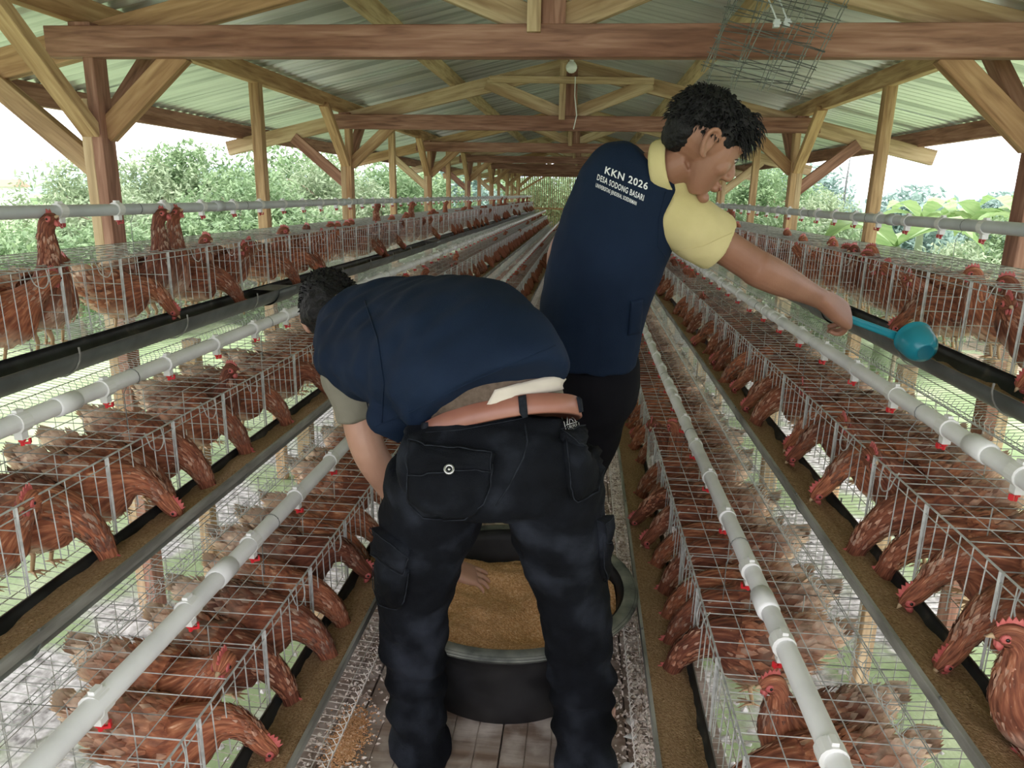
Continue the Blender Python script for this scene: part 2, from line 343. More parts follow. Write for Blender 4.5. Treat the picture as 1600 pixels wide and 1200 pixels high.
# cross boards with lengthwise grooves between the two egg trays
y = -0.6; k = 0; rnd = random.Random(3)
XE0, XE1 = CX - 0.62, CX + 0.62
while y < 24.5:
    L = 0.62 + 0.04 * rnd.random()
    cuts = [XE0, CX - 0.375, CX - .05 + .1 * rnd.random(), CX + 0.36, XE1]
    for a, b in zip(cuts, cuts[1:]):
        mb = MB()
        n = max(1, int(round((b - a) / 0.062))); x = a + 0.002
        for i in range(n):      # ribbed face: each rib a shallow strip standing proud of its grooves
            x1 = a + (b - a) * (i + 1) / n
            mb.box(((x + x1) / 2, y + L / 2, -0.009), (x1 - x - 0.0035, L - 0.005, 0.018)); x = x1
        mb.box(((a + b) / 2, y + L / 2, -0.012), (b - a - 0.006, L - 0.008, 0.016))
        o = link('plank', mb.mesh('plank', M['plank']), fl); o.location.z = rnd.uniform(-.002, .001)
    y += L; k += 1
mb = MB(); mb.box((CX, 11.95, -.032), (1.22, 25.1, .012)); link('subfloor', mb.mesh('subfloor', M['plank']), fl)
for sg in (-1, 1):
    beam('joist', (CX + sg * .3, -0.6, -0.07), (CX + sg * .3, 24.5, -0.07), 0.06, 0.09, M['wood'], fl)

# ------------------------------------------------------------------ timber frame
TY = [3.3 + 3.6 * i for i in range(-1, 7)]
RZ = lambda u: 2.52 - 0.232 * u                # rafter centre line height at distance u from the aisle
def TW(t): return ['behind the camera', 'nearest to the camera', 'second from the camera', 'third from the camera', 'fourth from the camera', 'fifth from the camera', 'sixth from the camera', 'at the far end'][t]
for t, Y in enumerate(TY):
    tr = empty('roof_truss', (CX, Y, 2.0), 'timber roof truss over the aisle, ' + TW(t), 'roof truss', 'roof trusses')
    beam('tie_beam', (CX - 2.16, Y - .03, 2.03), (CX + 2.16, Y - .03, 2.035), 0.07, 0.125, M['wood_red'], tr)
    for sg in (-1, 1):
        beam('rafter', (CX, Y + .045, RZ(0)), (CX + sg * 3.16, Y + .045, RZ(3.16)), 0.06, 0.125, M['wood_pale' if t % 2 == 0 or sg > 0 else 'wood'], tr)
        beam('strut', (CX + sg * .07, Y - .0, 2.12), (CX + sg * .72, Y - .0, 2.37), 0.05, 0.11, M['wood_pale'], tr)
    beam('king_post', (CX + .03, Y - .01, 2.09), (CX + .03, Y - .01, 2.50), 0.10, 0.10, M['wood_red'], tr, up=(0, 1, 0))
    beam('nailed_board', (CX - .045, Y - .08, 2.06), (CX - .045, Y - .08, 2.52), 0.055, 0.03, M['wood_pale'], tr, up=(0, 1, 0))
    if t == 2: beam('collar_board', (CX - .68, Y - .1, 2.385), (CX + .73, Y - .1, 2.375), 0.025, 0.055, M['wood_pale'], tr)
    for sg in (-1, 1):
        po = empty('timber_post', (CX + sg * 2.01, Y, ZG), 'square timber post with knee braces, %s side, %s' % (SIDE[sg], TW(t)), 'post', 'posts of the open sides')
        X = CX + sg * 2.01
        beam('post_shaft', (X + sg * .024, Y, ZG - .05), (X + sg * .024, Y, 1.80), 0.048, 0.095, M['wood_pale'], po, up=(0, 1, 0))
        beam('post_shaft', (X - sg * .025, Y, ZG - .05), (X - sg * .025, Y, 2.0), 0.049, 0.097, M['wood_red' if t in (1, 4) else 'wood'], po, up=(0, 1, 0))
        beam('knee_brace', (X + sg * .03, Y + .02, 1.50), (X + sg * .50, Y + .02, RZ(2.5) - .05), 0.055, 0.095, M['wood_pale' if t % 2 else 'wood_red'], po)
        beam('knee_brace', (X - sg * .03, Y + .02, 1.66), (X - sg * .42, Y + .02, 2.0), 0.055, 0.095, M['wood'], po)
        beam('knee_brace', (X, Y - .04, 1.66), (X + sg * .0, Y - .56, 2.12), 0.055, 0.08, M['wood'], po, up=(1, 0, 0))
        if t < 7: beam('knee_brace', (X, Y + .04, 1.66), (X, Y + .56, 2.12), 0.055, 0.08, M['wood_red'], po, up=(1, 0, 0))
        beam('post_cap', (X, Y, 1.98), (X, Y, 2.11), 0.10, 0.10, M['wood_red'], po, up=(0, 1, 0))
for sg in (-1, 1):
    for i in range(7):
        Y = TY[i] + 1.8
        o = beam('timber_stud', (CX + sg * 2.03, Y, ZG - .02), (CX + sg * 2.05, Y, 2.12), 0.07, 0.07, M['wood'], up=(0, 1, 0))
        tag(o, 'slim timber stud between two posts, %s side, bay %s' % (SIDE[sg], ['behind the camera', 'nearest the camera', 'second from camera', 'third from camera', 'fourth from camera', 'fifth from camera', 'at the far end'][i]), 'stud', 'slim studs of the open sides')
    for u, mk, nm in ((1.03, 'wood_pale', 'inner'), (2.04, 'wood', 'middle'), (3.03, 'wood_red', 'eave')):
        X = CX + sg * u; z = RZ(u) + 0.12
        o = beam('roof_purlin', (X, -1.4, z), (X, 26, z), 0.06, 0.125 if u > 3 else 0.11, M[mk])
        tag(o, 'long %s purlin under the %s roof slope' % (nm, SIDE[sg]), 'purlin')
    # inner posts and bearers that carry the cages
    for i in range(13):
        Y = 1.15 + i * 1.9
        for u, zt in ((1.02, 0.42), (1.52, 0.78)):
            o = beam('cage_support', (CX + sg * u, Y, ZG - .02), (CX + sg * u, Y, zt), 0.06, 0.06, M['wood_pale'], up=(0, 1, 0))
            tag(o, 'short timber leg holding up the %s cages, %s bay, %s line' % (SIDE[sg], ORD[i], 'inner' if u < 1.2 else 'outer'), 'timber leg', 'legs under the cage rows')
o = beam('ridge_purlin', (CX, -1.4, RZ(0) + .10), (CX, 26, RZ(0) + .10), 0.06, 0.10, M['wood']); tag(o, 'ridge purlin along the roof peak', 'purlin')

# roof sheets
ce = empty('ceiling'); tag(ce, kind='structure')
SW = 0.76 
def sheet_mesh(sg):
    n = 120; mb = MB(); vs = []
    for j, u in enumerate((0.0, 1.1, 2.2, 3.34)):
        for i in range(n + 1):
            yy = (SW + .07) * i / n; vs.append((sg * u, yy, -0.232 * u + 0.030 * (abs(math.sin(PI * yy / 0.11)) - .5)))
    fs = [(j * (n + 1) + i, j * (n + 1) + i + 1, (j + 1) * (n + 1) + i + 1, (j + 1) * (n + 1) + i) for j in range(3) for i in range(n)]
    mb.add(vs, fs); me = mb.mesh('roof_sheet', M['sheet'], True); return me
for sg in (-1, 1):
    me = sheet_mesh(sg)
    for i in range(36):
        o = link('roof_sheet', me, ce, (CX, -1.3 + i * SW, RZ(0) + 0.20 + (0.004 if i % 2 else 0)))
mb = MB(); mb.add([(CX - .2, -1.3, RZ(0) + .17), (CX, -1.3, RZ(0) + .225), (CX + .2, -1.3, RZ(0) + .17), (CX - .2, 26.1, RZ(0) + .17), (CX, 26.1, RZ(0) + .225), (CX + .2, 26.1, RZ(0) + .17)], [(0, 1, 4, 3), (1, 2, 5, 4)])
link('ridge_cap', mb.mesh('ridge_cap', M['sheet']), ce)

# far end wall of upright slats
wf = empty('wall_far', (0, 25.4, 0)); tag(wf, kind='structure')
nsl = 72; rnd = random.Random(11)
slm = MB(); slm.box((0, 0, 0.95), (0.030, 0.015, 2.3)); slm = slm.mesh('slat', M['wood_pale'])
for i in range(nsl):
    x = CX - 2.4 + 4.8 * i / (nsl - 1)
    o = link('slat', slm, wf, (x, rnd.uniform(-.01, .01), rnd.uniform(-.02, .02))); o.rotation_euler.y = rnd.uniform(-.006, .006)
for z in (-.1, 0.95, 2.05):
    beam('rail', (CX - 2.45, 25.44, z), (CX + 2.45, 25.44, z), 0.04, 0.06, M['wood'], wf)
beam('brace', (CX - 2.3, 25.34, 1.3), (CX - 1.0, 25.34, 2.1), 0.04, 0.06, M['wood'], wf)

# ------------------------------------------------------------------ cage rows
CELL = 0.31
FRONT = [0.54, 0.99, 1.45]
TOPZ = [CAM_H - 1.03, CAM_H - 0.665, CAM_H - 0.25]
START = {(-1, 0): .265, (-1, 1): .41, (-1, 2): .33, (1, 0): .29, (1, 1): .39, (1, 2): .36}
CHS = (0.30, 0.30, 0.335); CD = 0.43
def floor_z(a): return 0.05 * a / CD if a > 0 else 0.10 * a
def cage_parts(sg, CH):
    P = {}
    n = 4; L = CELL * n
    def q(a, y, z): return V((sg * a, y, z))
    f = MB()                                     # front: bars end above the trough so that heads can pass
    rnd = random.Random(4)
    for i in range(n * 6 + 1):
        y = i * CELL / 6
        z1 = 0.125 if i % 6 else 0.0
        if i % 6 in (1,) and rnd.random() < .5: z1 = 0.09
        f.wire(q(0, y, CH), q(-.004, y + rnd.uniform(-.003, .003), z1), 0.0016 if i % 6 else .0028)
    for z in (CH, CH - .022): f.wire(q(-.002, 0, z), q(-.002, L, z), 0.0018)
    P['front_grille'] = f
    t = MB()
    for j in range(7): t.wire(q(j * CD / 6, 0, CH + .001), q(j * CD / 6, L, CH + .001), 0.0014)
    for i in range(n * 5 + 1): t.wire(q(0, i * CELL / 5, CH), q(CD, i * CELL / 5, CH), 0.0014)
    P['top_grille'] = t
    g = MB()
    for i in range(int(L / 0.0258)):
        y = i * 0.0258
        pts = [q(CD, y, .05), q(0, y, 0), q(-.155, y, -.0155), q(-.172, y, -.006), q(-.178, y, .014), q(-.170, y, .030)]
        for a_, b_ in zip(pts, pts[1:]): g.wire(a_, b_, 0.0011, k=3)
    for a_ in (-.172, -.13, -.065, 0, .07, .14, .21, .28, .35, .43): g.wire(q(a_, 0, floor_z(a_) - .002 if a_ > -.17 else -.008), q(a_, L, floor_z(a_) - .002 if a_ > -.17 else -.008), 0.0016)
    P['floor_grating'] = g
    b = MB()
    for i in range(n * 4 + 1): b.wire(q(CD, i * CELL / 4, CH), q(CD, i * CELL / 4, .05), 0.0013)
    for z in (.10, .2, CH): b.wire(q(CD, 0, z), q(CD, L, z), 0.0014)
    P['back_grille'] = b
    d = MB()
    for z in (CH, .245, .19, .135, .08): d.wire(q(0, 0, z), q(CD, 0, z), 0.0014)
    for a_ in (0.004, .14, .28, CD - .004): d.wire(q(a_, 0, CH), q(a_, 0, floor_z(a_)), 0.0016)
    d.wire(q(-.003, 0, CH), q(-.003, 0, 0), .0034)
    P['divider_grille'] = d
    h = MB()                                     # bent wire catch of a door
    pts = [q(-.004, .05, CH), q(-.012, .045, CH - .035), q(-.012, .02, CH - .055), q(-.01, -.012, CH - .04), q(-.004, -.018, CH - .012), q(.01, -.008, CH + .004)]
    h.poly([V(p) for p in crom([tuple(p) for p in pts], 3)], .0017)
    P['door_catch'] = h
    return P
near_me = {}; far_me = {}
for sg, CH in ((-1, .30), (1, .30), (-1, .335), (1, .335)):
    P = cage_parts(sg, CH)
    near_me[sg, CH] = {k: mb.mesh(k, M['wire']) for k, mb in P.items()}
    near_me[sg, CH, 'dusty'] = P['floor_grating'].mesh('floor_grating', M['wire_dusty'])
    near_me[sg, CH, 'dark'] = P['floor_grating'].mesh('floor_grating', M['wire_dark'])
def cell_word(i): return ORD[i]
NMOD = 19
for sg in (-1, 1):
    for k in range(3):
        CH = CHS[k]
        for m_ in range(NMOD):
            y0 = START[sg, k] + m_ * CELL * 4
            o = empty('wire_cage', (CX + sg * FRONT[k], y0, TOPZ[k] - CH),
                      'galvanised wire hen cage section, %s in the %s %s row' % (ORD[m_], SIDE[sg], TIER[k]), 'cage', 'wire cages of the %s %s row' % (SIDE[sg], TIER[k]))
            me = near_me[sg, CH]
            for nm in ('front_grille', 'top_grille', 'back_grille'): link(nm, me[nm], o)
            link('floor_grating', near_me[sg, CH, 'dusty'] if k == 0 else me['floor_grating'], o)
            for c in range(4):
                if m_ < 9 or c % 2 == 0: link('divider_grille', me['divider_grille'], o, (0, c * CELL, 0))
                if m_ < 4 and c != 3: link('door_catch', me['door_catch'], o, (0, (c + .62) * CELL, 0))

Y0, Y1 = 0.12, ROWS_END
def uneven(y, u, s): return noise.noise(V((y * 6, u * 20, s * 7.3)))
saddle = MB()
R_P = 0.021
tube(saddle, [V((0, -.016, 0)), V((0, .016, 0))], [(R_P + .004, R_P + .004)] * 2, side=(1, 0, 0), k=14)
saddle.box((0, 0, -.030), (.020, .020, .020)); saddle.box((0, 0, .027), (.012, .022, .008))
saddle = saddle.mesh('drinker_saddle', M['white'], False)
nip = MB(); lathe(nip, [(0, -.012), (.005, -.011), (.006, 0), (.010, .002), (.010, .012), (.006, .016), (0, .016)], 8); nip.box((.012, 0, -.004), (.016, .006, .006)); nip.box((.019, 0, .002), (.005, .012, .014))
nipm = {c: nip.mesh('nipple_drinker', M[c]) for c in ('red', 'red_dark')}
coup = MB(); tube(coup, [V((0, -.04, 0)), V((0, -.036, 0)), V((0, .036, 0)), V((0, .04, 0))], [(R_P, R_P), (R_P + .0045,) * 2, (R_P + .0045,) * 2, (R_P, R_P)], side=(1, 0, 0), k=16)
clipw = MB(); clipw.poly([V((R_P * 1.15 * math.cos(a), 0, R_P * 1.15 * math.sin(a))) for a in [PI * (-.3 + 1.6 * i / 10) for i in range(11)]] + [V((-.03, 0, -.05)), V((-.03, 0, -.16))], .0013)
clipw = clipw.mesh('hanger_wire', M['wire_dark'])
TR = 0.064
for sg in (-1, 1):
    for k in range(3):
        px = CX + sg * (FRONT[k] + .09); pz = TOPZ[k] + (.15, .14, .17)[k]
        pm = 'pvc' if k < 2 else 'pvc_grey'
        mb = MB(); pts = []; n = 50
        for i in range(n + 1):
            y = Y0 + (Y1 - Y0) * i / n; pts.append(V((0.004 * math.sin(y * 1.3 + k), y, -0.006 * abs(math.sin(y * .8 + sg)))))
        tube(mb, pts, [(R_P, R_P)] * (n + 1), side=(1, 0, 0), k=16)
        po = link('water_pipe', mb.mesh('water_pipe', M[pm], True), None, (px, 0, pz))
        tag(po, '%s plastic water pipe with red nipple drinkers above the %s %s cages' % ('white' if k < 2 else 'pale grey', SIDE[sg], TIER[k]), 'water pipe', 'water pipes of the cage rows')
        cm = coup.mesh('pipe_coupling', M[pm], True)
        y = START[sg, k] + CELL * .5; i = 0
        while y < Y1 - .1:
            s_ = link('drinker_saddle', saddle, po, (0, y, -.003))
            nn = link('nipple_drinker', nipm['red' if k < 2 else 'red_dark'], s_, (0, 0, -.047)); nn.scale = (.85,) * 3; nn.rotation_euler.z = rnd.uniform(-.6, .6) + (PI if sg > 0 else 0)
            if i % 6 == 3: link('pipe_coupling', cm, po, (0, y + CELL * .5, -.003))
            if i % 3 == 1 and y < 12:
                h_ = link('hanger_wire', clipw, po, (0, y + CELL * .4, -.003))
            y += CELL; i += 1
        # trough: open half pipe with rolled rim
        TR = (.064, .064, .074)[k]
        tx = CX + sg * (FRONT[k] - .004 - TR); tz = TOPZ[k] - (.205, .205, .235)[k]
        mb = MB(); ny = 60; na = 14; vs = []
        for i in range(ny + 1):
            y = Y0 + (Y1 - Y0) * i / ny; wob = 0.004 * math.sin(y * 1.1 + 2 * k)
            for rr in (TR, TR - .004):
                for j in range(na + 1):
                    a = PI + PI * j / na; vs.append((rr * math.cos(a) * sg, y, rr * math.sin(a) * 1.0 + wob))
        w2 = 2 * (na + 1); fs = []
        mb.add(vs, [])
        for i in range(ny):
            for rr in (0, na + 1):
                for j in range(na):
                    a = i * w2 + rr + j; f_ = (a, a + 1, a + w2 + 1, a + w2); fs.append(f_)
                    mb.m.append(0 if rr == 0 else 1)
            for e in (0, na):
                a = i * w2 + e; b_ = a + na + 1; fs.append((a, b_, b_ + w2, a + w2)); mb.m.append(2)
        mb.f = fs
        tr_ = link('feed_trough', mb.mesh('feed_trough', [M['trough_grey'], M['trough'], M['trough_rim']], True), None, (tx, 0, tz))
        tag(tr_, 'dark half-pipe feed trough along the front of the %s %s cages' % (SIDE[sg], TIER[k]), 'trough', 'feed troughs of the cage rows')
        # raised rim strip on the aisle side
        rs = MB(); rs.box((-sg * (TR + .001), (Y0 + Y1) / 2, -.002), (.009, Y1 - Y0, .024))
        if k < 2: link('rim_strip', rs.mesh('rim_strip', M['trough_rim']), tr_)
        band = MB(); band.poly([V(((TR + .003) * math.cos(a) * sg, 0, (TR + .003) * math.sin(a))) for a in [PI * (.93 + 1.1 * j / 12) for j in range(13)]], .003)
        bm_ = band.mesh('trough_band', M['wire_dark' if k < 2 else 'trough_rim'])
        y = 1.0 + .2 * k
        while y < 14:
            link('trough_band', bm_, tr_, (0, y, 0)); y += .62 if k == 2 else .93
        if k == 2:
            sl = MB(); tube(sl, [V((0, -.11, 0)), V((0, .11, 0))], [(TR + .004, TR + .004)] * 2, side=(1, 0, 0), k=24, caps=False)
            sl.v = [(x, y, min(z, .0)) for x, y, z in sl.v]
            for y in (3.62, 7.6): link('trough_joint', sl.mesh('trough_joint', M['trough_grey'], True), tr_, (0, y, -.001))
        # the feed lying in it
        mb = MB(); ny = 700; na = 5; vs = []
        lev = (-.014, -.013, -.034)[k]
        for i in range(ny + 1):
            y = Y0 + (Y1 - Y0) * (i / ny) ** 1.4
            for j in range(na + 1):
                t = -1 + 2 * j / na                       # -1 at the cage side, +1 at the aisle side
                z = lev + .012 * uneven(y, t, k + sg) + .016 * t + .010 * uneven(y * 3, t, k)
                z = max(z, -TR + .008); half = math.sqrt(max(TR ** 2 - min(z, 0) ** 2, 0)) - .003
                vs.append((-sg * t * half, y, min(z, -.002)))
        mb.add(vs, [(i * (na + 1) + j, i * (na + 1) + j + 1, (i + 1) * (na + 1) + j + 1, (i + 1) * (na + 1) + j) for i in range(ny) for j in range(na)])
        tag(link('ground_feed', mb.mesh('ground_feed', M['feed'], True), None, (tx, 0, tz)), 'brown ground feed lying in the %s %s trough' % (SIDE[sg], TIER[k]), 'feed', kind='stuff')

# litter on the egg trays and boards
for sg, cnt, lab in ((-1, 5200, 'dusty feed crumbs strewn over the left egg tray'), (1, 17000, 'thick pale litter caked over the right egg tray')):
    mb = MB(); rnd = random.Random(20 + sg)
    zb = TOPZ[0] - CHS[0]
    for i in range(cnt):
        y = .9 + 8.5 * rnd.random() ** 2
        a = -.165 + .15 * rnd.random() if rnd.random() < .8 else -.24 + .1 * rnd.random()
        on = rnd.random() < (.35 if sg < 0 else .6)
        x = CX + sg * (FRONT[0] + a); z = zb + floor_z(a) + .002 if on and a > -.17 else .002
        if a < -.17: z = .002
        r = .0018 + .0045 * rnd.random(); c = V((x, y, z)); th = rnd.random() * 3
        e1 = V((math.cos(th), math.sin(th), rnd.uniform(-.4, .4))) * r * rnd.uniform(1, 2.2); e2 = V((-math.sin(th), math.cos(th), rnd.uniform(-.4, .4))) * r
        up = V((0, 0, r))
        mb.add([c + e1, c + e2, c - e1, c - e2, c + up], [(0, 1, 4), (1, 2, 4), (2, 3, 4), (3, 0, 4)])
    tag(link('litter', mb.mesh('litter', M['crumb'])), lab, 'litter', kind='stuff')
mb = MB(); rnd = random.Random(77); c0 = at(535, 1140, 1.62); c0.z = 0
for i in range(2600):
    x = c0.x + rnd.gauss(0, .022) + .01; y = c0.y + rnd.gauss(0, .06); r = .0015 + .002 * rnd.random()
    hgt = .012 * math.exp(-((x - c0.x) ** 2 / .0006 + (y - c0.y) ** 2 / .006)) + .002
    th = rnd.random() * 3; e1 = V((math.cos(th), math.sin(th), 0)) * r * 1.6; e2 = V((-math.sin(th), math.cos(th), .2)) * r; c = V((x, y, hgt))
    mb.add([c + e1, c + e2, c - e1, c - e2, c + V((0, 0, r))], [(0, 1, 4), (1, 2, 4), (2, 3, 4), (3, 0, 4)])
tag(link('spilled_feed', mb.mesh('spilled_feed', M['feed_tub'])), 'small heap of yellow feed spilled by the left egg tray', 'feed', kind='stuff')
# loose white feathers on the right tray
for i, (x, y, Y) in enumerate(((1022, 1092, 1.72), (1003, 1130, 1.66), (985, 1050, 1.8), (972, 1165, 1.6))):
    p = at(x, y, Y); mb = MB(); L = .045
    vs = []; 
    for j in range(9):
        t = j / 8; wd = .011 * math.sin(PI * min(1, t * 1.05)) + .0006
        zc = .006 * math.sin(PI * t)
        vs += [(t * L, -wd, zc - .003), (t * L, 0, zc), (t * L, wd, zc - .003)]
    mb.add(vs, [(3 * j + q_, 3 * j + q_ + 1, 3 * j + q_ + 4, 3 * j + q_ + 3) for j in range(8) for q_ in (0, 1)])
    o = link('feather', mb.mesh('feather', M['feather_w'], True), None, (p.x, p.y, .055 if i < 2 else .006)); o.rotation_euler = (0, 0, 1.2 + i * 1.9)
    mb2 = MB(); mb2.wire((-.012, 0, 0), (L * .9, 0, .004), .0007, 4); link('quill', mb2.mesh('quill', M['feather_w']), o)
    tag(o, ['curled white feather lying on the right egg tray by the feed trough', 'white feather on the right egg tray, nearer the camera', 'small white feather on the board edge behind the dusty litter', 'white feather by the right foot on the boards'][i], 'feather', 'loose white feathers')

# ------------------------------------------------------------------ hens
def hen_variant(pose, seed):
    """returns dict of meshes; x forward, z up, feet at the origin."""
    rnd = random.Random(seed)
    body = [(-.195, 0, .235, .016, .008), (-.165, 0, .222, .030, .036), (-.125, 0, .200, .056, .060), (-.075, 0, .175, .078, .082), (-.015, 0, .158, .090, .094), (.045, 0, .152, .084, .090)]
    if pose == 'feed':
        sp = body + [(.088, .0, .160, .062, .070), (.122, .002, .158, .044, .050), (.158, .004, .135, .034, .038), (.186, .004, .103, .028, .031), (.202, .004, .072, .0225, .025), (.210, .004, .048, .0225, .026), (.216, .004, .026, .018, .021), (.219, .004, .012, .009, .011)]
        hd = V((.25, 0, -1)).normalized()
    elif pose == 'dip':        # head just out, low
        sp = body + [(.090, .008, .172, .060, .068), (.128, .02, .182, .041, .045), (.162, .03, .170, .031, .034), (.188, .036, .145, .0245, .027), (.205, .04, .120, .023, .026), (.221, .042, .100, .0215, .024), (.236, .043, .083, .016, .019), (.245, .044, .073, .008, .009)]
        hd = V((.75, .1, -.65)).normalized()
    elif pose == 'stand':
        sp = body[:-1] + [(.04, 0, .165, .082, .090), (.078, 0, .195, .058, .068), (.096, 0, .235, .040, .045), (.102, 0, .27, .030, .033), (.106, 0, .296, .0235, .026), (.120, 0, .316, .0225, .026), (.140, 0, .316, .016, .020), (.151, 0, .312, .008, .010)]
        hd = V((1, 0, -.12)).normalized()
    elif pose == 'reach':
        sp = [(-.175, 0, .225, .016, .008), (-.145, 0, .22, .030, .036), (-.105, 0, .205, .056, .060), (-.055, 0, .19, .076, .082), (-.002, 0, .182, .086, .092), (.035, 0, .205, .072, .080), (.058, 0, .25, .050, .057), (.066, 0, .305, .034, .038), (.066, 0, .36, .027, .029), (.066, 0, .405, .0225, .025), (.078, 0, .434, .0225, .026), (.097, 0, .446, .016, .019), (.108, 0, .450, .008, .010)]
        hd = V((.85, 0, .5)).normalized()
    elif pose == 'look':       # neck out at bar height, head turned sideways
        sp = body + [(.088, 0, .185, .056, .064), (.122, 0, .217, .038, .043), (.150, .004, .242, .029, .032), (.170, .008, .262, .0235, .026), (.178, .024, .274, .0225, .026), (.181, .045, .271, .016, .019), (.182, .056, .267, .008, .010)]
        hd = V((.1, 1, -.2)).normalized()
    k = 16
    res = crom(sp, 4)
    pts = [V(p[:3]) for p in res]; rad = [(max(p[3], .004), max(p[4], .004)) for p in res]
    n = len(pts)
    vs = []; uvs = []; pale = []; arc = 0; last = None
    fr = []
    for i in range(n):
        d = (pts[min(i + 1, n - 1)] - pts[max(i - 1, 0)]).normalized()
        if i: arc += (pts[i] - pts[i - 1]).length
        sd_ = V((0, 1, 0)) if abs(d.y) < .8 else V((-1, 0, 0))
        if last is not None: sd_ = last
        u = (sd_ - d * sd_.dot(d)).normalized(); w_ = d.cross(u); last = u
        fr.append((pts[i], d, u, w_, arc))
        for j in range(k):
            t = 2 * PI * j / k
            a, b = rad[i]
            bulge = 1 + .10 * noise.noise(V((arc * 14, math.cos(t) * 1.6, math.sin(t) * 1.6 + seed)))
            vs.append(pts[i] + u * (a * math.cos(t) * bulge) + w_ * (b * math.sin(t) * bulge))
            # tail, belly and vent are paler; w_ points down for a forward spine with side +y? tested on world z
            low = max(0, -(vs[-1] - pts[i]).z / max(b, .01))
            p = max(0, 1 - arc / .12) * 1.1 + (low ** 2 * .55 if .05 < arc < .28 else 0) + (.12 if arc < .2 else 0)
            pale.append(min(1, p)); uvs.append((j / k, arc))
    fs = [(i * k + j, i * k + (j + 1) % k, (i + 1) * k + (j + 1) % k, (i + 1) * k + j) for i in range(n - 1) for j in range(k)]
    fs += [tuple(range(k))[::-1], tuple(range((n - 1) * k, n * k))]
    def mk(name, vs, fs, uvs, pale, smooth=True):
        me = bpy.data.meshes.new(name); me.from_pydata(vs, [], fs); me.materials.append(M['hen'])
        uvl = me.uv_layers.new(name='UVMap'); li = 0
        for f in fs:
            seam = max(uvs[v][0] for v in f) - min(uvs[v][0] for v in f) > .5
            for v in f:
                uu = uvs[v][0] + (1 if seam and uvs[v][0] < .5 else 0)
                uvl.data[li].uv = (uu, uvs[v][1]); li += 1
        at_ = me.attributes.new('pale', 'FLOAT', 'POINT'); at_.data.foreach_set('value', pale)
        if smooth: me.polygons.foreach_set('use_smooth', [True] * len(fs))
        me.update(); return me
    out = {'body': mk('hen', vs, fs, uvs, pale)}
    # loose feathers lying over the body, tips lifted a little
    fv = []; ff = []; fu = []; fp = []
    for c in range(620):
        i = rnd.randrange(2, n - 12); t = rnd.random() * 2 * PI
        P, d, u, w_, arc = fr[i]; a, b = rad[i]
        c_, s_ = math.cos(t), math.sin(t)
        nrm = (u * c_ / max(a, .01) + w_ * s_ / max(b, .01)).normalized(); base = P + u * a * c_ + w_ * b * s_
        tan = d.cross(nrm).normalized()
        L = rnd.uniform(.024, .040) * (1.15 if arc < .28 else .8); wd = L * (.26 if arc < .28 else .15)
        back = -d
        p0 = base - nrm * .002; p1 = base + back * L * .5 + nrm * .0035; p2 = base + back * L + nrm * rnd.uniform(.003, .009)
        nb = len(fv)
        fv += [p0 - tan * wd * .4, p0 + tan * wd * .4, p1 - tan * wd, p1 + tan * wd, p2]
        ff += [(nb, nb + 1, nb + 3, nb + 2), (nb + 2, nb + 3, nb + 4)]
        uu = rnd.random() * .8
        fu += [(uu, arc), (uu + .03, arc), (uu, arc - L * .5), (uu + .03, arc - L * .5), (uu + .015, arc - L)]
        pl = (max(0, 1 - arc / .12) * 1.1) + (.45 if nrm.z < -.5 and arc < .28 else 0) + rnd.choice((0, 0, 0, .25)); fp += [pl] * 3 + [min(1, pl + .1)] * 2
    # tail fan
    for c in range(11):
        P, d, u, w_, arc = fr[2]; s_ = (c - 5) / 5
        dirn = (-d + u * s_ * .35 + V((0, 0, .45 - .25 * abs(s_)))).normalized(); tan = (u + V((0, 0, .4 * s_))).normalized(); L = .075 - .02 * abs(s_); nb = len(fv)
        b0 = P + u * s_ * .018
        fv += [b0 - tan * .006, b0 + tan * .006, b0 + dirn * L * .7 - tan * .011, b0 + dirn * L * .7 + tan * .011, b0 + dirn * L]
        ff += [(nb, nb + 1, nb + 3, nb + 2), (nb + 2, nb + 3, nb + 4)]; fu += [(s_ * .3, 0), (s_ * .3 + .03, 0), (s_ * .3, .04), (s_ * .3 + .03, .04), (s_ * .3, .06)]; fp += [.55, .55, .9, .9, 1]
    out['plumage'] = mk('plumage', fv, ff, fu, fp, False)
    # head parts
    P, d, u, w_, arc = fr[-8]; hp = pts[-9] ; top = V((0, 0, 1)) - hd * hd.z
    if top.length < .3: top = V((1, 0, 0)) - hd * hd.x
    top.normalize(); sdv = hd.cross(top).normalized()
    R = Matrix((hd, sdv, top)).transposed()
    head_c = pts[-8]; r0 = .024
    mb = MB(); prof = []      # comb: thin serrated blade
    m_ = 9
    for j in range(m_ + 1):
        t = j / m_; x = -.022 + .044 * t; h_ = .005 + .012 * math.sin(PI * (.15 + .8 * t)) + (.006 if j % 2 else -.003)
        prof.append((x, h_))
    vsb = []
    for x, h_ in prof:
        for yy in (-.0025, .0025): vsb.append(head_c + R @ V((x, yy, r0 * .65)));
        for yy in (-.0012, .0012): vsb.append(head_c + R @ V((x * 1.1, yy, r0 * .65 + h_)))
    fsb = []
    for j in range(m_):
        a = 4 * j; fsb += [(a, a + 4, a + 6, a + 2), (a + 1, a + 3, a + 7, a + 5), (a + 2, a + 6, a + 7, a + 3)]
    fsb += [(0, 2, 3, 1), (4 * m_, 4 * m_ + 1, 4 * m_ + 3, 4 * m_ + 2)]
    mb.add(vsb, fsb); out['comb'] = mb.mesh('comb', M['comb'])
    tip = pts[-1]
    mb = MB(); tube(mb, [tip - hd * .006, tip + hd * .004, tip + hd * .013 - top * .003], [(.0075, .007), (.005, .005), (.001, .001)], side=sdv, k=8); out['beak'] = mb.mesh('beak', M['beak'], True)
    mb = MB()
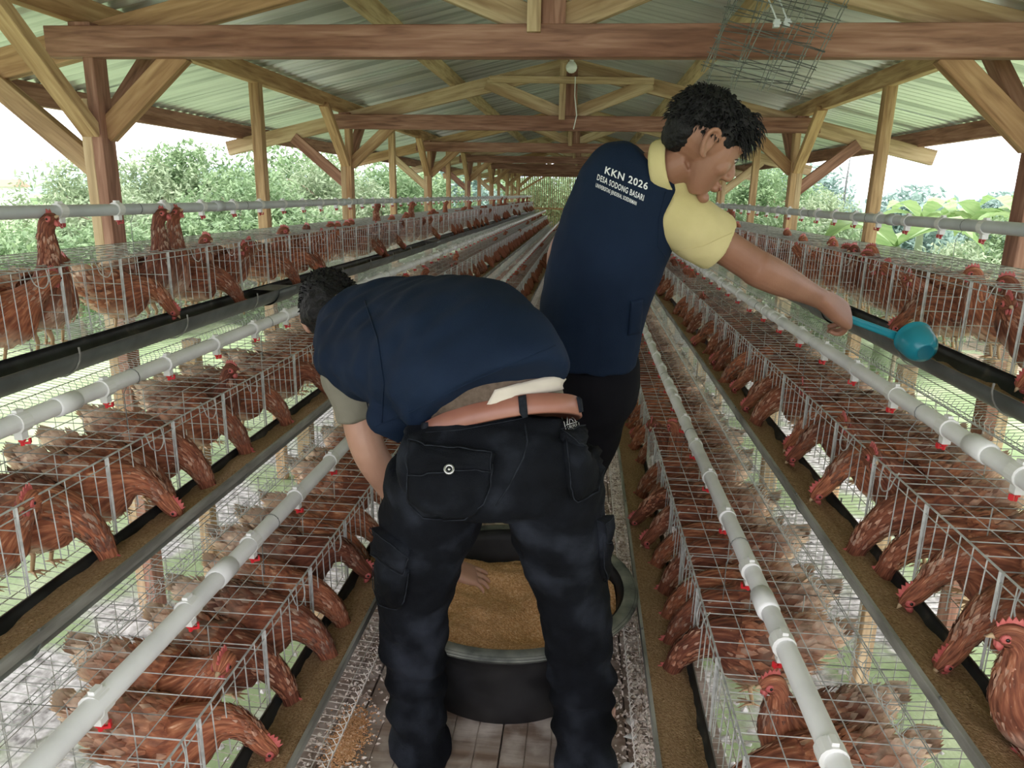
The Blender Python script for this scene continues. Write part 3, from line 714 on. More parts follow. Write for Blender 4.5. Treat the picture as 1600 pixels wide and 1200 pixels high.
    for s_ in (-1, 1):
        b0 = tip - hd * .008 - top * .008 + sdv * s_ * .004
        tube(mb, [b0, b0 - top * .012 - hd * .001, b0 - top * .020], [(.003, .006), (.004, .008), (.0015, .003)], side=sdv, k=8)
    out['wattle'] = mb.mesh('wattle', M['comb'], True)
    mb = MB()                 # bare red face patch with the eye set in it, one for each side
    tube(mb, [V((0, 0, 0)), V((0, .0035, 0))], [(.013, .011), (.008, .007)], side=(1, 0, 0), k=10); out['face_patch'] = mb.mesh('face_patch', M['comb'], True)
    mb = MB(); tube(mb, [V((0, .002, 0)), V((0, .005, 0)), V((0, .0062, 0))], [(.0042, .0042), (.0036, .0036), (.0012, .0012)], side=(1, 0, 0), k=8); out['eye'] = mb.mesh('eye', M['eye'], True)
    hc = pts[-6]; rr = rad[-6][0]
    out['_eyes'] = [(Matrix.Translation(hc + sdv * s_ * (rr - .0015)) @ (Matrix((hd, sdv * s_, top)).transposed().to_4x4())) for s_ in (-1, 1)]
    mb = MB()
    lx = -.005
    zt = .10
    tube(mb, [V((lx - .01, 0, zt)), V((lx + .012, 0, .055)), V((lx, 0, .006))], [(.013, .013), (.006, .006), (.005, .005)], side=(0, 1, 0), k=8)
    for s_ in (-.5, 0, .5):
        tube(mb, [V((lx, 0, .007)), V((lx + .022 * math.cos(s_), .022 * math.sin(s_), .008)), V((lx + .042 * math.cos(s_), .042 * math.sin(s_), .002))], [(.004, .004), (.003, .003), (.001, .001)], k=6)
    tube(mb, [V((lx, 0, .007)), V((lx - .022, 0, .003))], [(.0035, .0035), (.001, .001)], k=6)
    out['leg'] = mb.mesh('leg', M['shank'], True)
    return out
HV = {}
for i, (p, s_) in enumerate((('feed', 1), ('feed', 2), ('feed', 3), ('dip', 4), ('stand', 5), ('reach', 6), ('look', 7), ('look', 8), ('stand', 9))):
    HV[i] = (p, hen_variant(p, s_))
# low hens for the far ends of the rows
def low_hen(pose):
    p, hv = next(v for v in HV.values() if v[0] == pose)
    me = hv['body']; vs = [v.co.copy() for v in me.vertices]; k = 16
    n = len(vs) // k; sel = list(range(0, n, 5)) + ([n - 1] if (n - 1) % 5 else [])
    v2 = [vs[i * k + j] for i in sel for j in range(0, k, 2)]; m_ = len(sel); kk = k // 2
    fs = [(i * kk + j, i * kk + (j + 1) % kk, (i + 1) * kk + (j + 1) % kk, (i + 1) * kk + j) for i in range(m_ - 1) for j in range(kk)]
    return v2, fs
LOW = {p: low_hen(p) for p in ('feed', 'stand', 'reach', 'look', 'dip')}
POSE_TXT = {'feed': 'head down in the feed', 'dip': 'neck pushed out over the trough', 'stand': 'standing upright behind bars', 'reach': 'neck stretched up to the pipe', 'look': 'head turned sideways at the bars'}
rnd = random.Random(41)
BY = {}
for i, (p, hv) in HV.items(): BY.setdefault(p, []).append(i)
WEIGHT = {0: (('feed', .70), ('dip', .15), ('look', .08), ('stand', .07)), 1: (('feed', .62), ('dip', .16), ('look', .12), ('stand', .10)), 2: (('feed', .14), ('dip', .10), ('look', .30), ('stand', .36), ('reach', .10))}
IND = 25
stuff = MB()
n_ind = 0
USED = set()
def place_hen(vi, loc, rz, label, near, sc=1.0, group='brown hens in the wire cages', tilt=0):
    p, hv = HV[vi]
    o = link('hen', hv['body'], None, loc); o.rotation_euler = (0, tilt, rz); o.scale = (sc, sc, sc)
    tag(o, label, 'hen', group)
    link('plumage', hv['plumage'], o); link('comb', hv['comb'], o)
    if near:
        link('wattle', hv['wattle'], o); link('beak', hv['beak'], o)
        for mw in hv['_eyes']:
            f = link('face_patch', hv['face_patch'], o); f.matrix_local = mw
            link('eye', hv['eye'], f)
        for s_ in (-1, 1): link('leg', hv['leg'], o, (0.0, s_ * .03, 0.0))
    return o
for sg in (-1, 1):
    for k in range(3):
        CH = CHS[k]
        ncell = int((ROWS_END - START[sg, k]) / CELL)
        first = (2, 2, 3)[k]
        for c in range(ncell):
            y0 = START[sg, k] + c * CELL
            if y0 > 23.7: break
            if y0 < (.55, .7, 1.0)[k]: continue
            for h in range(2):
                if rnd.random() < .10: continue
                r_ = rnd.random(); acc = 0
                for p, wt in WEIGHT[k]:
                    acc += wt
                    if r_ <= acc: break
                if sg > 0 and k == 1 and p == 'feed' and rnd.random() < .1: p = 'look'
                a = .150 + rnd.uniform(-.02, .03)
                if p in ('stand',): a = rnd.uniform(.16, .24)
                if p == 'look': a = rnd.uniform(.16, .21)
                if p == 'reach': a = rnd.uniform(.14, .20)
                yy = y0 + (.083 if h == 0 else .227) + rnd.uniform(-.012, .012)
                jit = rnd.uniform(-.22, .22) if p != 'stand' else rnd.uniform(-.7, .7)
                rz = (0 if sg < 0 else PI) + jit
                loc = (CX + sg * (FRONT[k] + a), yy, TOPZ[k] - CH + floor_z(a) + .004)
                sc = rnd.uniform(.93, 1.05)
                if c < IND + (2 if k == 2 else 1) and n_ind < 300:
                    vi = rnd.choice(BY[p])
                    lab = 'brown hen, %s, %s cell of %s %s row, %s one' % (POSE_TXT[p], ORD[c], SIDE[sg], TIER[k], 'nearer' if h == 0 else 'farther')
                    o = place_hen(vi, loc, rz, lab, y0 < 4.6, sc); n_ind += 1
                    if p in ('look',) and rnd.random() < .5: o.scale.y *= -1
                else:
                    vs, fs = LOW[p]
                    R = Matrix.Translation(loc) @ Matrix.Rotation(rz, 4, 'Z') @ Matrix.Scale(sc, 4)
                    stuff.add([R @ v for v in vs], fs)
hp0 = atX(1566, 1012, .70)
sc0 = 1.0
ho_ = place_hen(BY['stand'][0], (hp0.x + .125, hp0.y, TOPZ[1] - CHS[1] + .005), PI - .12, 'brown hen with pink comb held up outside the bars, nearest in right middle row', True, (hp0.z - TOPZ[1] + CHS[1]) / .305)
print('hens as objects', n_ind, hp0, (hp0.z - TOPZ[1] + CHS[1]) / .305)
sm = stuff.mesh('distant_hens', M['hen'], True)
tag(link('distant_hens', sm), 'brown hens crowding the far halves of all six cage rows', 'hens', kind='stuff')

# ------------------------------------------------------------------ things in the aisle and under the roof
TC = V((CX, 2.02, 0))
tub = MB()
lathe(tub, [(.0, .006), (.265, .006), (.285, .0), (.298, .012), (.318, .10), (.340, .20), (.348, .235), (.358, .238), (.358, .248), (.350, .250), (.352, .262), (.388, .266), (.395, .272), (.395, .280), (.388, .284), (.358, .282), (.345, .276), (.338, .25), (.326, .19), (.30, .04), (.26, .022), (0, .022)], 64)
o = link('feed_tub', tub.mesh('feed_tub', M['rubber'], True), None, TC)
tag(o, 'large round black rubber tub of feed standing on the walkway boards', 'tub')
rm = MB(); lathe(rm, [(.354, .2835), (.372, .2865), (.393, .283), (.3965, .276), (.392, .268), (.36, .2655)], 64); link('rim', rm.mesh('rim', M['rubber_dust'], True), o)
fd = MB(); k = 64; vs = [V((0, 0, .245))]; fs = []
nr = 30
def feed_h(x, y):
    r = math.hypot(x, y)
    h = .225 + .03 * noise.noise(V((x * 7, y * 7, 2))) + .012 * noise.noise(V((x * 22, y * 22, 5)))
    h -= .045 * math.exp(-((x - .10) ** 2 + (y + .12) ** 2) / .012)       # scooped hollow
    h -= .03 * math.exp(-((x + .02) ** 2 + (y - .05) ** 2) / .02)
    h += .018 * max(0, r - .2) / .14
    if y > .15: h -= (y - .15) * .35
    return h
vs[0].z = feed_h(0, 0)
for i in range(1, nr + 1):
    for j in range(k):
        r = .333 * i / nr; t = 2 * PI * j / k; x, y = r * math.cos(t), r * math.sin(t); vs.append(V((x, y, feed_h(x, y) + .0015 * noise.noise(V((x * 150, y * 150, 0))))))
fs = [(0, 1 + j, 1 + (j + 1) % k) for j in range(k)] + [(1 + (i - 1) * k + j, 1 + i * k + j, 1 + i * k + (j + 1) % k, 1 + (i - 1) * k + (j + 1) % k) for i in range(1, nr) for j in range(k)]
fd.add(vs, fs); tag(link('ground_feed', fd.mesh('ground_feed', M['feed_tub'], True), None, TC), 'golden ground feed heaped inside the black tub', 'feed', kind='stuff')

# bulb on its flex at the ridge
bx = at(893, 104, 6.45)
bt = empty('light_bulb', bx, 'clear round light bulb hanging beside the second king post', 'light bulb')
mb = MB(); lathe(mb, [(0, -.052), (.02, -.048), (.038, -.034), (.046, -.012), (.044, .008), (.032, .028), (.018, .040), (.015, .05)], 20); link('glass', mb.mesh('glass', M['glass'], True), bt)
mb = MB(); lathe(mb, [(.016, .046), (.018, .05), (.018, .085), (.010, .09), (0, .09)], 12); link('socket', mb.mesh('socket', M['white'], True), bt)
mb = MB(); mb.poly([V((0, 0, .088)), V((.01, .01, .12)), V((.0, .04, .16))], .004, 6); link('flex', mb.mesh('flex', M['white']), bt)
mb = MB(); mb.poly([at(899, 120, 6.75), at(898, 150, 6.75), at(901, 180, 6.78), at(896, 202, 6.8)], .005, 6)
tag(link('cable', mb.mesh('cable', M['white'])), 'thin pale cable running down the second king post', 'cable')
mb = MB(); mb.poly([at(893, -30, 3.36), at(895, 5, 3.36), at(894, 44, 3.38)], .004, 6)
tag(link('cable', mb.mesh('cable', M['white'])), 'pale cable stapled along the nearest king post', 'cable')

# bundle of spare wire panels slung under the roof
def q4(c, s, t): return (c[0] * (1 - s) + c[1] * s) * (1 - t) + (c[3] * (1 - s) + c[2] * s) * t
for pi, (px, Ys, lab) in enumerate(((((1168, -40), (1322, 8), (1250, 152), (1098, 108)), (2.92, 2.80, 2.98, 3.10), 'spare wire cage panel slung under the roof, front one of two'),
                                     (((1150, -45), (1302, -12), (1232, 140), (1104, 132)), (3.05, 2.95, 3.10, 3.18), 'spare wire cage panel slung under the roof, behind the front one'))):
    c = [at(x, y, Y) for (x, y), Y in zip(px, Ys)]
    o = empty('hung_wire_grid', c[0], lab, 'wire panel', 'spare wire panels under the roof')
    mb = MB(); off = V((0, -.02, .01))
    for s_ in (0, .02, .31, .36, .64, .69, .97, 1.0): mb.wire(q4(c, s_, -.05) - c[0], q4(c, s_, 1.03) - c[0], .0020)
    link('long_wires', mb.mesh('long_wires', M['wire_dark']), o)
    mb = MB(); rnd = random.Random(pi)
    for j in range(14):
        t = j / 13 + rnd.uniform(-.01, .01); mb.wire(q4(c, -.03, t) - c[0] + off * (j % 2), q4(c, 1.02, t + rnd.uniform(-.03, .03)) - c[0] + off * (j % 2), .0017)
    link('cross_wires', mb.mesh('cross_wires', M['wire_dark']), o)
    mb = MB()
    for s_ in (.2, .8):
        a = q4(c, s_, 0.0) - c[0]; b = V((a.x + .02, a.y + .1, RZ(abs(c[0].x + a.x - CX)) - c[0].z + .05)); mb.poly([a, (a + b) / 2 + V((.01, 0, 0)), b], .0016)
    link('tie_wire', mb.mesh('tie_wire', M['wire_dark']), o)
for i, (x, y, Y) in enumerate(((1213, 37, 2.9), (1229, 36, 2.92))):
    c = at(x, y, Y); mb = MB(); mb.box((0, 0, 0), (.02, .022, .026)); mb.box((0, -.012, .0), (.028, .004, .008)); mb.poly([V((0, 0, .012)), V((-.02, .0, .05)), V((-.045, .02, .11))], .003, 6)
    tag(link('hook_clamp', mb.mesh('hook_clamp', M['pvc_grey']), None, c), 'small grey hook clamp among the spare wires, %s of two' % ('left' if i == 0 else 'right'), 'clamp')

# ------------------------------------------------------------------ the view outside
def foliage(name, R3, nl, seed, m, leaf=(.10, .05), clumps=26):
    rnd = random.Random(seed); mb = MB(); cl = []
    for i in range(clumps):
        t = rnd.random() * 2 * PI; ph = math.acos(rnd.uniform(-.5, 1)); rr = rnd.uniform(.45, .9)
        cl.append((V((math.cos(t) * math.sin(ph) * R3[0], math.sin(t) * math.sin(ph) * R3[1], math.cos(ph) * R3[2])) * rr, rnd.uniform(.22, .42) * min(R3[0], R3[2] * 1.2)))
    for i in range(nl):
        c, r = rnd.choice(cl)
        d = V((rnd.gauss(0, 1), rnd.gauss(0, 1), rnd.gauss(0, .8))).normalized()
        p = c + d * r * rnd.uniform(.75, 1.05)
        a = V((rnd.gauss(0, 1), rnd.gauss(0, 1), rnd.gauss(-.35, .6))).normalized(); b = a.cross(V((rnd.gauss(0, .4), rnd.gauss(0, .4), 1))).normalized()
        L, W_ = leaf[0] * rnd.uniform(.7, 1.4), leaf[1] * rnd.uniform(.7, 1.3)
        mb.add([p - a * L, p - b * W_, p + a * L, p + b * W_], [(0, 1, 2, 3)])
    return mb.mesh(name, m)
def trunk(H, spread, seed, m):
    rnd = random.Random(seed); mb = MB()
    tube(mb, [V((0, 0, -.1)), V((.03, 0, H * .4)), V((-.02, .03, H * .8))], [(.08, .08), (.06, .06), (.03, .03)], k=7)
    for i in range(6):
        t = rnd.random() * 6.28; z = H * rnd.uniform(.3, .7)
        tube(mb, [V((0, 0, z)), V((math.cos(t) * spread * .4, math.sin(t) * spread * .4, z + H * .15)), V((math.cos(t) * spread * .75, math.sin(t) * spread * .75, z + H * .22))], [(.03, .03), (.02, .02), (.008, .008)], k=5)
    return mb.mesh('trunk', m, True)
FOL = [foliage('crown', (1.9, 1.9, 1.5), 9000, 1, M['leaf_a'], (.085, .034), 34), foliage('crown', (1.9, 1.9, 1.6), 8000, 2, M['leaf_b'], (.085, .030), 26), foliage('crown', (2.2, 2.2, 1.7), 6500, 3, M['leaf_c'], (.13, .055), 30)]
TRK = [trunk(2.6, 1.7, 1, M['bark']), trunk(2.6, 1.7, 2, M['bark']), trunk(2.6, 1.9, 3, M['bark'])]
def tree(px, ytop, Y, kind, sc, lab, group, nm='tree'):
    top = at(px, ytop, Y); zg = gz(top.x, top.y); cz = (1.5, 1.6, 1.7)[kind] * sc
    o = empty(nm, (top.x, top.y, zg), lab, 'tree' if nm == 'tree' else 'bush', group, rz=random.Random(px).random() * 6)
    c = link('crown', FOL[kind], o, (0, 0, top.z - zg - cz)); c.scale = (sc, sc, sc)
    H = max(.6, top.z - zg - cz * .6); t = link('trunk', TRK[kind], o); t.scale = (sc, sc, H / 2.0)
TL = [(112, 250, 15, 1, .85, 'dusty green tree seen just outside the nearest left post'), (232, 250, 17, 1, .9, 'loose pale tree between the nearest left post and stud'), (300, 224, 19, 0, .9, 'taller fresh green tree left of the first slim stud'),
      (372, 268, 14, 0, .7, 'low leafy tree behind the first slim stud'), (440, 228, 20, 0, 1.2, 'broad fresh green tree right of the first slim stud'), (508, 250, 17, 1, .8, 'pale tree just left of the second left post'), (592, 254, 22, 0, 1.0, 'round green tree right of the second left post'),
      (640, 262, 26, 0, 1.1, 'green tree seen before the third left post'), (700, 252, 32, 2, 1.2, 'bluish green tree beyond the third left post'), (742, 262, 38, 0, 1.4, 'tree seen between the far left posts'), (170, 300, 12, 1, .6, 'low dusty bush-like tree behind the nearest left post'),
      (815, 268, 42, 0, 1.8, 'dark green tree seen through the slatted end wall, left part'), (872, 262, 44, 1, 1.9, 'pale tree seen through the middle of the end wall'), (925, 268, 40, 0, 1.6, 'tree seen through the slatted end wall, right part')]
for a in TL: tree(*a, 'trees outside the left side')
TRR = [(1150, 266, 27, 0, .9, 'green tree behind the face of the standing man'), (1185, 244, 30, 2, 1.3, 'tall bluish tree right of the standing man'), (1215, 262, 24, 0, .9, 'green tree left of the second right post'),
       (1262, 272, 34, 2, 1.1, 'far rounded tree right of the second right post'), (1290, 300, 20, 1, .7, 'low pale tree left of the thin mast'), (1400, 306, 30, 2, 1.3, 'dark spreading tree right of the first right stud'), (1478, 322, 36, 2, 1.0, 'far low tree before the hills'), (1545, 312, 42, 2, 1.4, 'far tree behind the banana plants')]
for a in TRR: tree(*a, 'trees outside the right side')
BS = [(40, 352, 11, 0, .6, 'leafy green bush at the far left behind the cages'), (110, 350, 10, 0, .6, 'bushy shrub left of the nearest left post'), (240, 340, 11, 0, .6, 'bushy shrub right of the nearest left post'), (330, 330, 12, 0, .7, 'green shrub below the taller fresh tree'), (450, 320, 13, 0, .8, 'green shrub right of the first slim stud'), (520, 316, 14, 1, .8, 'pale shrub before the second left post'),
      (1260, 338, 12, 0, .7, 'leafy shrub right of the second right post'), (1310, 345, 12, 1, .6, 'pale shrub at the foot of the mast'), (1200, 330, 14, 0, .8, 'shrub left of the second right post'), (1420, 400, 8, 0, .35, 'small weed clump before the banana plants'), (1500, 380, 10, 1, .5, 'pale scrub between the banana plants'), (1590, 345, 12, 0, .6, 'scrub at the far right behind the cages')]
for a in BS: tree(*a, 'bushes beside the barn', nm='bush')
# distant tree belts and hills
def belt(name, pts, H, D, m, lab, seed):
    rnd = random.Random(seed); mb = MB(); n = len(pts)
    k = 60; vs = []; tot = []
    for i in range(k + 1):
        t = i / k * (n - 1); j = min(int(t), n - 2); p = V(pts[j]).lerp(V(pts[j + 1]), t - j)
        h = H * (0.6 + .35 * noise.noise(V((t * 2.2, seed, 0))) + .16 * noise.noise(V((t * 9, seed, 3))) + .08 * noise.noise(V((t * 23, seed, 3))))
        for dz, hz in ((-.5, 0), (-.42, .6), (-.12, .95), (.2, 1), (.5, 0)):
            vs.append(p + V((0, D * dz, hz * h)))
    mb.add(vs, [(i * 5 + j, i * 5 + j + 1, (i + 1) * 5 + j + 1, (i + 1) * 5 + j) for i in range(k) for j in range(4)])
    tag(link(name, mb.mesh(name, m, True)), lab, None, kind='structure')
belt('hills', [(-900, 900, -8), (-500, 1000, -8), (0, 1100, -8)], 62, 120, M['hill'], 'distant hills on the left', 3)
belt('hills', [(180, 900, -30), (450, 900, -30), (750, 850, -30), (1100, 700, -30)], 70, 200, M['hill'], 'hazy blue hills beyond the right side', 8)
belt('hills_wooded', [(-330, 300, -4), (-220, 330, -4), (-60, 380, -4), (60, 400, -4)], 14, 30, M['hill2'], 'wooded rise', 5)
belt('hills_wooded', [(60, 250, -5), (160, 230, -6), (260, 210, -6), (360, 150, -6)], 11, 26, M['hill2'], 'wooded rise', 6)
# terraced rows in the left field
for i in range(7):
    mb = MB(); y = 55 + i * 16; mb.box((0, 0, 0), (70, 1.2 + i * .3, .5))
    o = link('bund', mb.mesh('bund', M['leaf_a' if i % 2 else 'field']), None, (-55 - i * 10, y, -1.6)); tag(o, 'low green bund across the rice field, %s one outward' % ORD[i], 'field bund', 'bunds of the rice field')
hc = at(12, 284, 90); ho = empty('small_house', (hc.x, hc.y, -1.2), 'small white field house with brown roof far off on the left', 'house')
mb = MB(); mb.box((0, 0, 1.2), (3.4, 2.5, 2.4)); link('wall', mb.mesh('wall', M['plaster']), ho)
mb = MB(); mb.add([(-2, -1.6, 2.3), (2, -1.6, 2.3), (2, 1.6, 2.3), (-2, 1.6, 2.3), (-1.7, 0, 3.2), (1.7, 0, 3.2)], [(0, 1, 5, 4), (2, 3, 4, 5), (0, 4, 3), (1, 2, 5)]); link('roof', mb.mesh('roof', M['tile']), ho)
mp_ = at(1316, 330, 30); mb = MB(); tube(mb, [V((0, 0, -2)), V((.02, 0, 1.2)), V((.06, 0, 2.35))], [(.045, .045), (.04, .04), (.015, .015)], k=6)
tag(link('thin_mast', mb.mesh('thin_mast', M['wire_dark'], True), None, mp_), 'thin dark mast standing beyond the right side', 'mast')
def banana(px, py, Y, H, nleaf, lab, seed):
    b = at(px, py, Y); zg = gz(b.x, b.y); rnd = random.Random(seed); H = max(.3, b.z - zg)
    o = empty('banana_plant', (b.x, b.y, zg), lab, 'banana plant', 'banana plants outside the right side')
    mb = MB(); tube(mb, [V((0, 0, -.1)), V((.02, 0, H * .6)), V((0, 0, H))], [(.11, .11), (.08, .08), (.05, .05)], k=10); link('stem', mb.mesh('stem', M['leaf_b'], True), o)
    for i in range(nleaf):
        t = 2 * PI * i / nleaf + rnd.uniform(-.3, .3); L = rnd.uniform(.9, 1.35); up = rnd.uniform(.5, 1.1); mb = MB(); m_ = 12; vs = []
        for j in range(m_ + 1):
            s_ = j / m_; r = L * s_ * (1 - .2 * s_); z = H + L * (up * s_ - .75 * s_ * s_); wd = .20 * math.sin(PI * min(.98, s_ * .93 + .06)) * (1 + (.12 if j % 2 else -.05))
            c = V((math.cos(t) * r, math.sin(t) * r, z)); sd_ = V((-math.sin(t), math.cos(t), 0))
            vs += [c - sd_ * wd + V((0, 0, wd * .35)), c - V((0, 0, .0)), c + sd_ * wd + V((0, 0, wd * .35))]
        mb.add(vs, [(3 * j + q_, 3 * j + q_ + 1, 3 * j + q_ + 4, 3 * j + q_ + 3) for j in range(m_) for q_ in (0, 1)])
        link('leaf_blade', mb.mesh('leaf_blade', M['banana'], True), o)
banana(1530, 352, 14, 2, 9, 'banana plant with tall torn leaves near the right frame edge', 1)
banana(1440, 345, 15, 2, 7, 'banana plant with drooping leaves left of the tallest one', 2)
banana(1400, 385, 9, 1.2, 5, 'young broad-leaved banana plant just behind the right cages', 3)
banana(1600, 350, 13, 2, 8, 'banana plant cut by the frame at the far right', 4)
tag(link('ground_bank', grid_mesh('ground_bank', 5.5, 12, 7, 16, 30, 30, lambda x, y: gz(x, y) + .55 * math.exp(-((x - 8.5) ** 2 / 3 + (y - 12) ** 2 / 6)) - .05 + .06 * noise.noise(V((x * 2, y * 2, 0))), M['soil'])), kind='structure')

# ------------------------------------------------------------------ people
def depth(P): return (MC @ (P - EYE)).z
def pxm(P, px): return px * depth(P) / FPX
def solid(mb, rings, n=4, k=20, power=2.0):
    """rings: (centre, a, b, side vector). Smooth closed loft."""
    flat = [tuple(c) + (a, b) + tuple(s_) for c, a, b, s_ in rings]
    res = crom(flat, n)
    tube(mb, [V(r[:3]) for r in res], [(max(r[3], .001), max(r[4], .001)) for r in res], side=[V(r[5:8]) for r in res], k=k, power=power)
def ball(mb, c, r, R=None, k=20):
    c = V(c); vs = []; n = 12
    for i in range(1, n):
        ph = PI * i / n
        for j in range(k):
            t = 2 * PI * j / k; p = V((r[0] * math.sin(ph) * math.cos(t), r[1] * math.sin(ph) * math.sin(t), r[2] * math.cos(ph))); vs.append(c + (R @ p if R else p))
    tp, bt_ = V((0, 0, r[2])), V((0, 0, -r[2])); vs += [c + (R @ tp if R else tp), c + (R @ bt_ if R else bt_)]
    m_ = (n - 1) * k
    fs = [(i * k + j, (i + 1) * k + j, (i + 1) * k + (j + 1) % k, i * k + (j + 1) % k) for i in range(n - 2) for j in range(k)]
    fs += [(m_, j, (j + 1) % k) for j in range(k)] + [(m_ + 1, (n - 2) * k + (j + 1) % k, (n - 2) * k + j) for j in range(k)]
    mb.add(vs, fs)
def remesh(name, mb, voxel, mats, smooth=5, warp=None, base=V((0, 0, 0)), keep=None):
    me = bpy.data.meshes.new('tmp'); me.from_pydata(mb.v, [], mb.f); me.update()
    bm = bmesh.new(); bm.from_mesh(me); bmesh.ops.recalc_face_normals(bm, faces=bm.faces)
    bm.to_mesh(me); bm.free()
    o = bpy.data.objects.new('tmp', me); COL.objects.link(o)
    r = o.modifiers.new('r', 'REMESH'); r.mode = 'VOXEL'; r.voxel_size = voxel
    s_ = o.modifiers.new('s', 'SMOOTH'); s_.factor = .5; s_.iterations = smooth
    dg = bpy.context.evaluated_depsgraph_get()
    out = bpy.data.meshes.new_from_object(o.evaluated_get(dg))
    bpy.data.objects.remove(o); bpy.data.meshes.remove(me)
    out.name = name; out.materials.clear()
    for m in (mats if isinstance(mats, list) else [mats]): out.materials.append(m)
    if warp:
        nr = [v.normal.copy() for v in out.vertices]
        for v, n_ in zip(out.vertices, nr): v.co = v.co + n_ * warp(v.co, n_)
    if keep:
        bm = bmesh.new(); bm.from_mesh(out)
        bmesh.ops.delete(bm, geom=[f for f in bm.faces if not keep(f.calc_center_median())], context='FACES'); bm.to_mesh(out); bm.free()
    for p in out.polygons: p.use_smooth = True
    out.update(); return out
def rebase(me, base): me.transform(Matrix.Translation(-base)); return me
def bvh(me):
    return BVHTree.FromPolygons([v.co.copy() for v in me.vertices], [tuple(p.vertices) for p in me.polygons])
def cast(tree_, x, y):
    d = ray(x, y).normalized(); h = tree_.ray_cast(EYE, d)
    if h[0] is None: h = tree_.find_nearest(EYE + d * 2.0); return h[0], h[1]
    n_ = h[1]
    if n_.dot(d) > 0: n_ = -n_
    return h[0], n_
def patch(tree_, quad, nx, ny, off, name, m, bulge=0.0, round_=0.0, wrinkle=0.0):
    """cloth patch sewn on a surface: quad in order top-left, top-right, bottom-right, bottom-left."""
    mb = MB(); P = {}
    Q = [V((x, y, 0)) for x, y in quad]
    for i in range(nx + 1):
        for j in range(ny + 1):
            s_, t = i / nx, j / ny
            if round_:      # draw the lower corners in
                e = max(0, t - (1 - round_)) / round_; ins = .22 * (1 - math.sqrt(max(0, 1 - e * e))); s2 = ins + s_ * (1 - 2 * ins)
            else: s2 = s_
            p = q4(Q, s2, t); c, n_ = cast(tree_, p.x, p.y)
            h = off + bulge * math.sin(PI * s_) ** .6 * math.sin(PI * t) ** .6 + (wrinkle * noise.noise(V((s_ * 5 + t * 3, t * 4, off * 900))) if 0 < i < nx and 0 < j < ny else 0)
            P[i, j] = (c + n_ * h, c - n_ * .004)
    vs = []; idx = {}
    for k_, (a, b) in P.items():
        idx[k_] = len(vs); vs.append(a)
    fs = [(idx[i, j], idx[i, j + 1], idx[i + 1, j + 1], idx[i + 1, j]) for i in range(nx) for j in range(ny)]
    ring = [(i, 0) for i in range(nx)] + [(nx, j) for j in range(ny)] + [(i, ny) for i in range(nx, 0, -1)] + [(0, j) for j in range(ny, 0, -1)]
    b0 = len(vs); vs += [P[r][1] for r in ring]
    fs += [(idx[ring[a]], idx[ring[(a + 1) % len(ring)]], b0 + (a + 1) % len(ring), b0 + a) for a in range(len(ring))]
    mb.add(vs, fs); return mb.mesh(name, m, True)
def seam(tree_, pts, w_, off, name, m):
    mb = MB(); P = []
    for (x0, y0), (x1, y1) in zip(pts, pts[1:]):
        n = max(2, int(math.hypot(x1 - x0, y1 - y0) / 6))
        for i in range(n): P.append((x0 + (x1 - x0) * i / n, y0 + (y1 - y0) * i / n))
    P.append(pts[-1]); Q = [cast(tree_, *p) for p in P]
    tube(mb, [c + n_ * off for c, n_ in Q], [(w_, w_ * .6)] * len(Q), side=[n_.cross((Q[min(i + 1, len(Q) - 1)][0] - Q[max(i - 1, 0)][0]).normalized()) if len(Q) > 1 else n_ for i, (c, n_) in enumerate(Q)], k=6)
    return mb.mesh(name, m, True)
def text_on(tree_, s_, p0, p1, h_px, m, off=.002, squash=1.0, up=None):
    """lettering laid on a cloth surface: baseline from p0 to p1 (photo pixels), cap height h_px."""
    cu = bpy.data.curves.new('t', 'FONT'); cu.body = s_; cu.size = 1; cu.offset = .018; cu.space_character = 1.12; cu.resolution_u = 3
    o = bpy.data.objects.new('t', cu); COL.objects.link(o)
    dg = bpy.context.evaluated_depsgraph_get(); me = bpy.data.meshes.new_from_object(o.evaluated_get(dg))
    bpy.data.objects.remove(o)
    bm = bmesh.new(); bm.from_mesh(me); bmesh.ops.triangulate(bm, faces=bm.faces); 
    x1 = max(v.co.x for v in bm.verts); x0 = min(v.co.x for v in bm.verts)
    d = V((p1[0] - p0[0], p1[1] - p0[1])); u = V(up) if up else V((-d.y, d.x)) * -1
    if not up: u = V((d.y, -d.x))
    u = u.normalized()
    for v in bm.verts:
        t = (v.co.x - x0) / (x1 - x0); hh = v.co.y / .70 * h_px
        c, n_ = cast(tree_, p0[0] + d.x * t + u.x * hh, p0[1] + d.y * t + u.y * hh)
        v.co = c + n_ * off
    bm.to_mesh(me); bm.free(); me.name = 'lettering'; me.materials.clear(); me.materials.append(m); return me

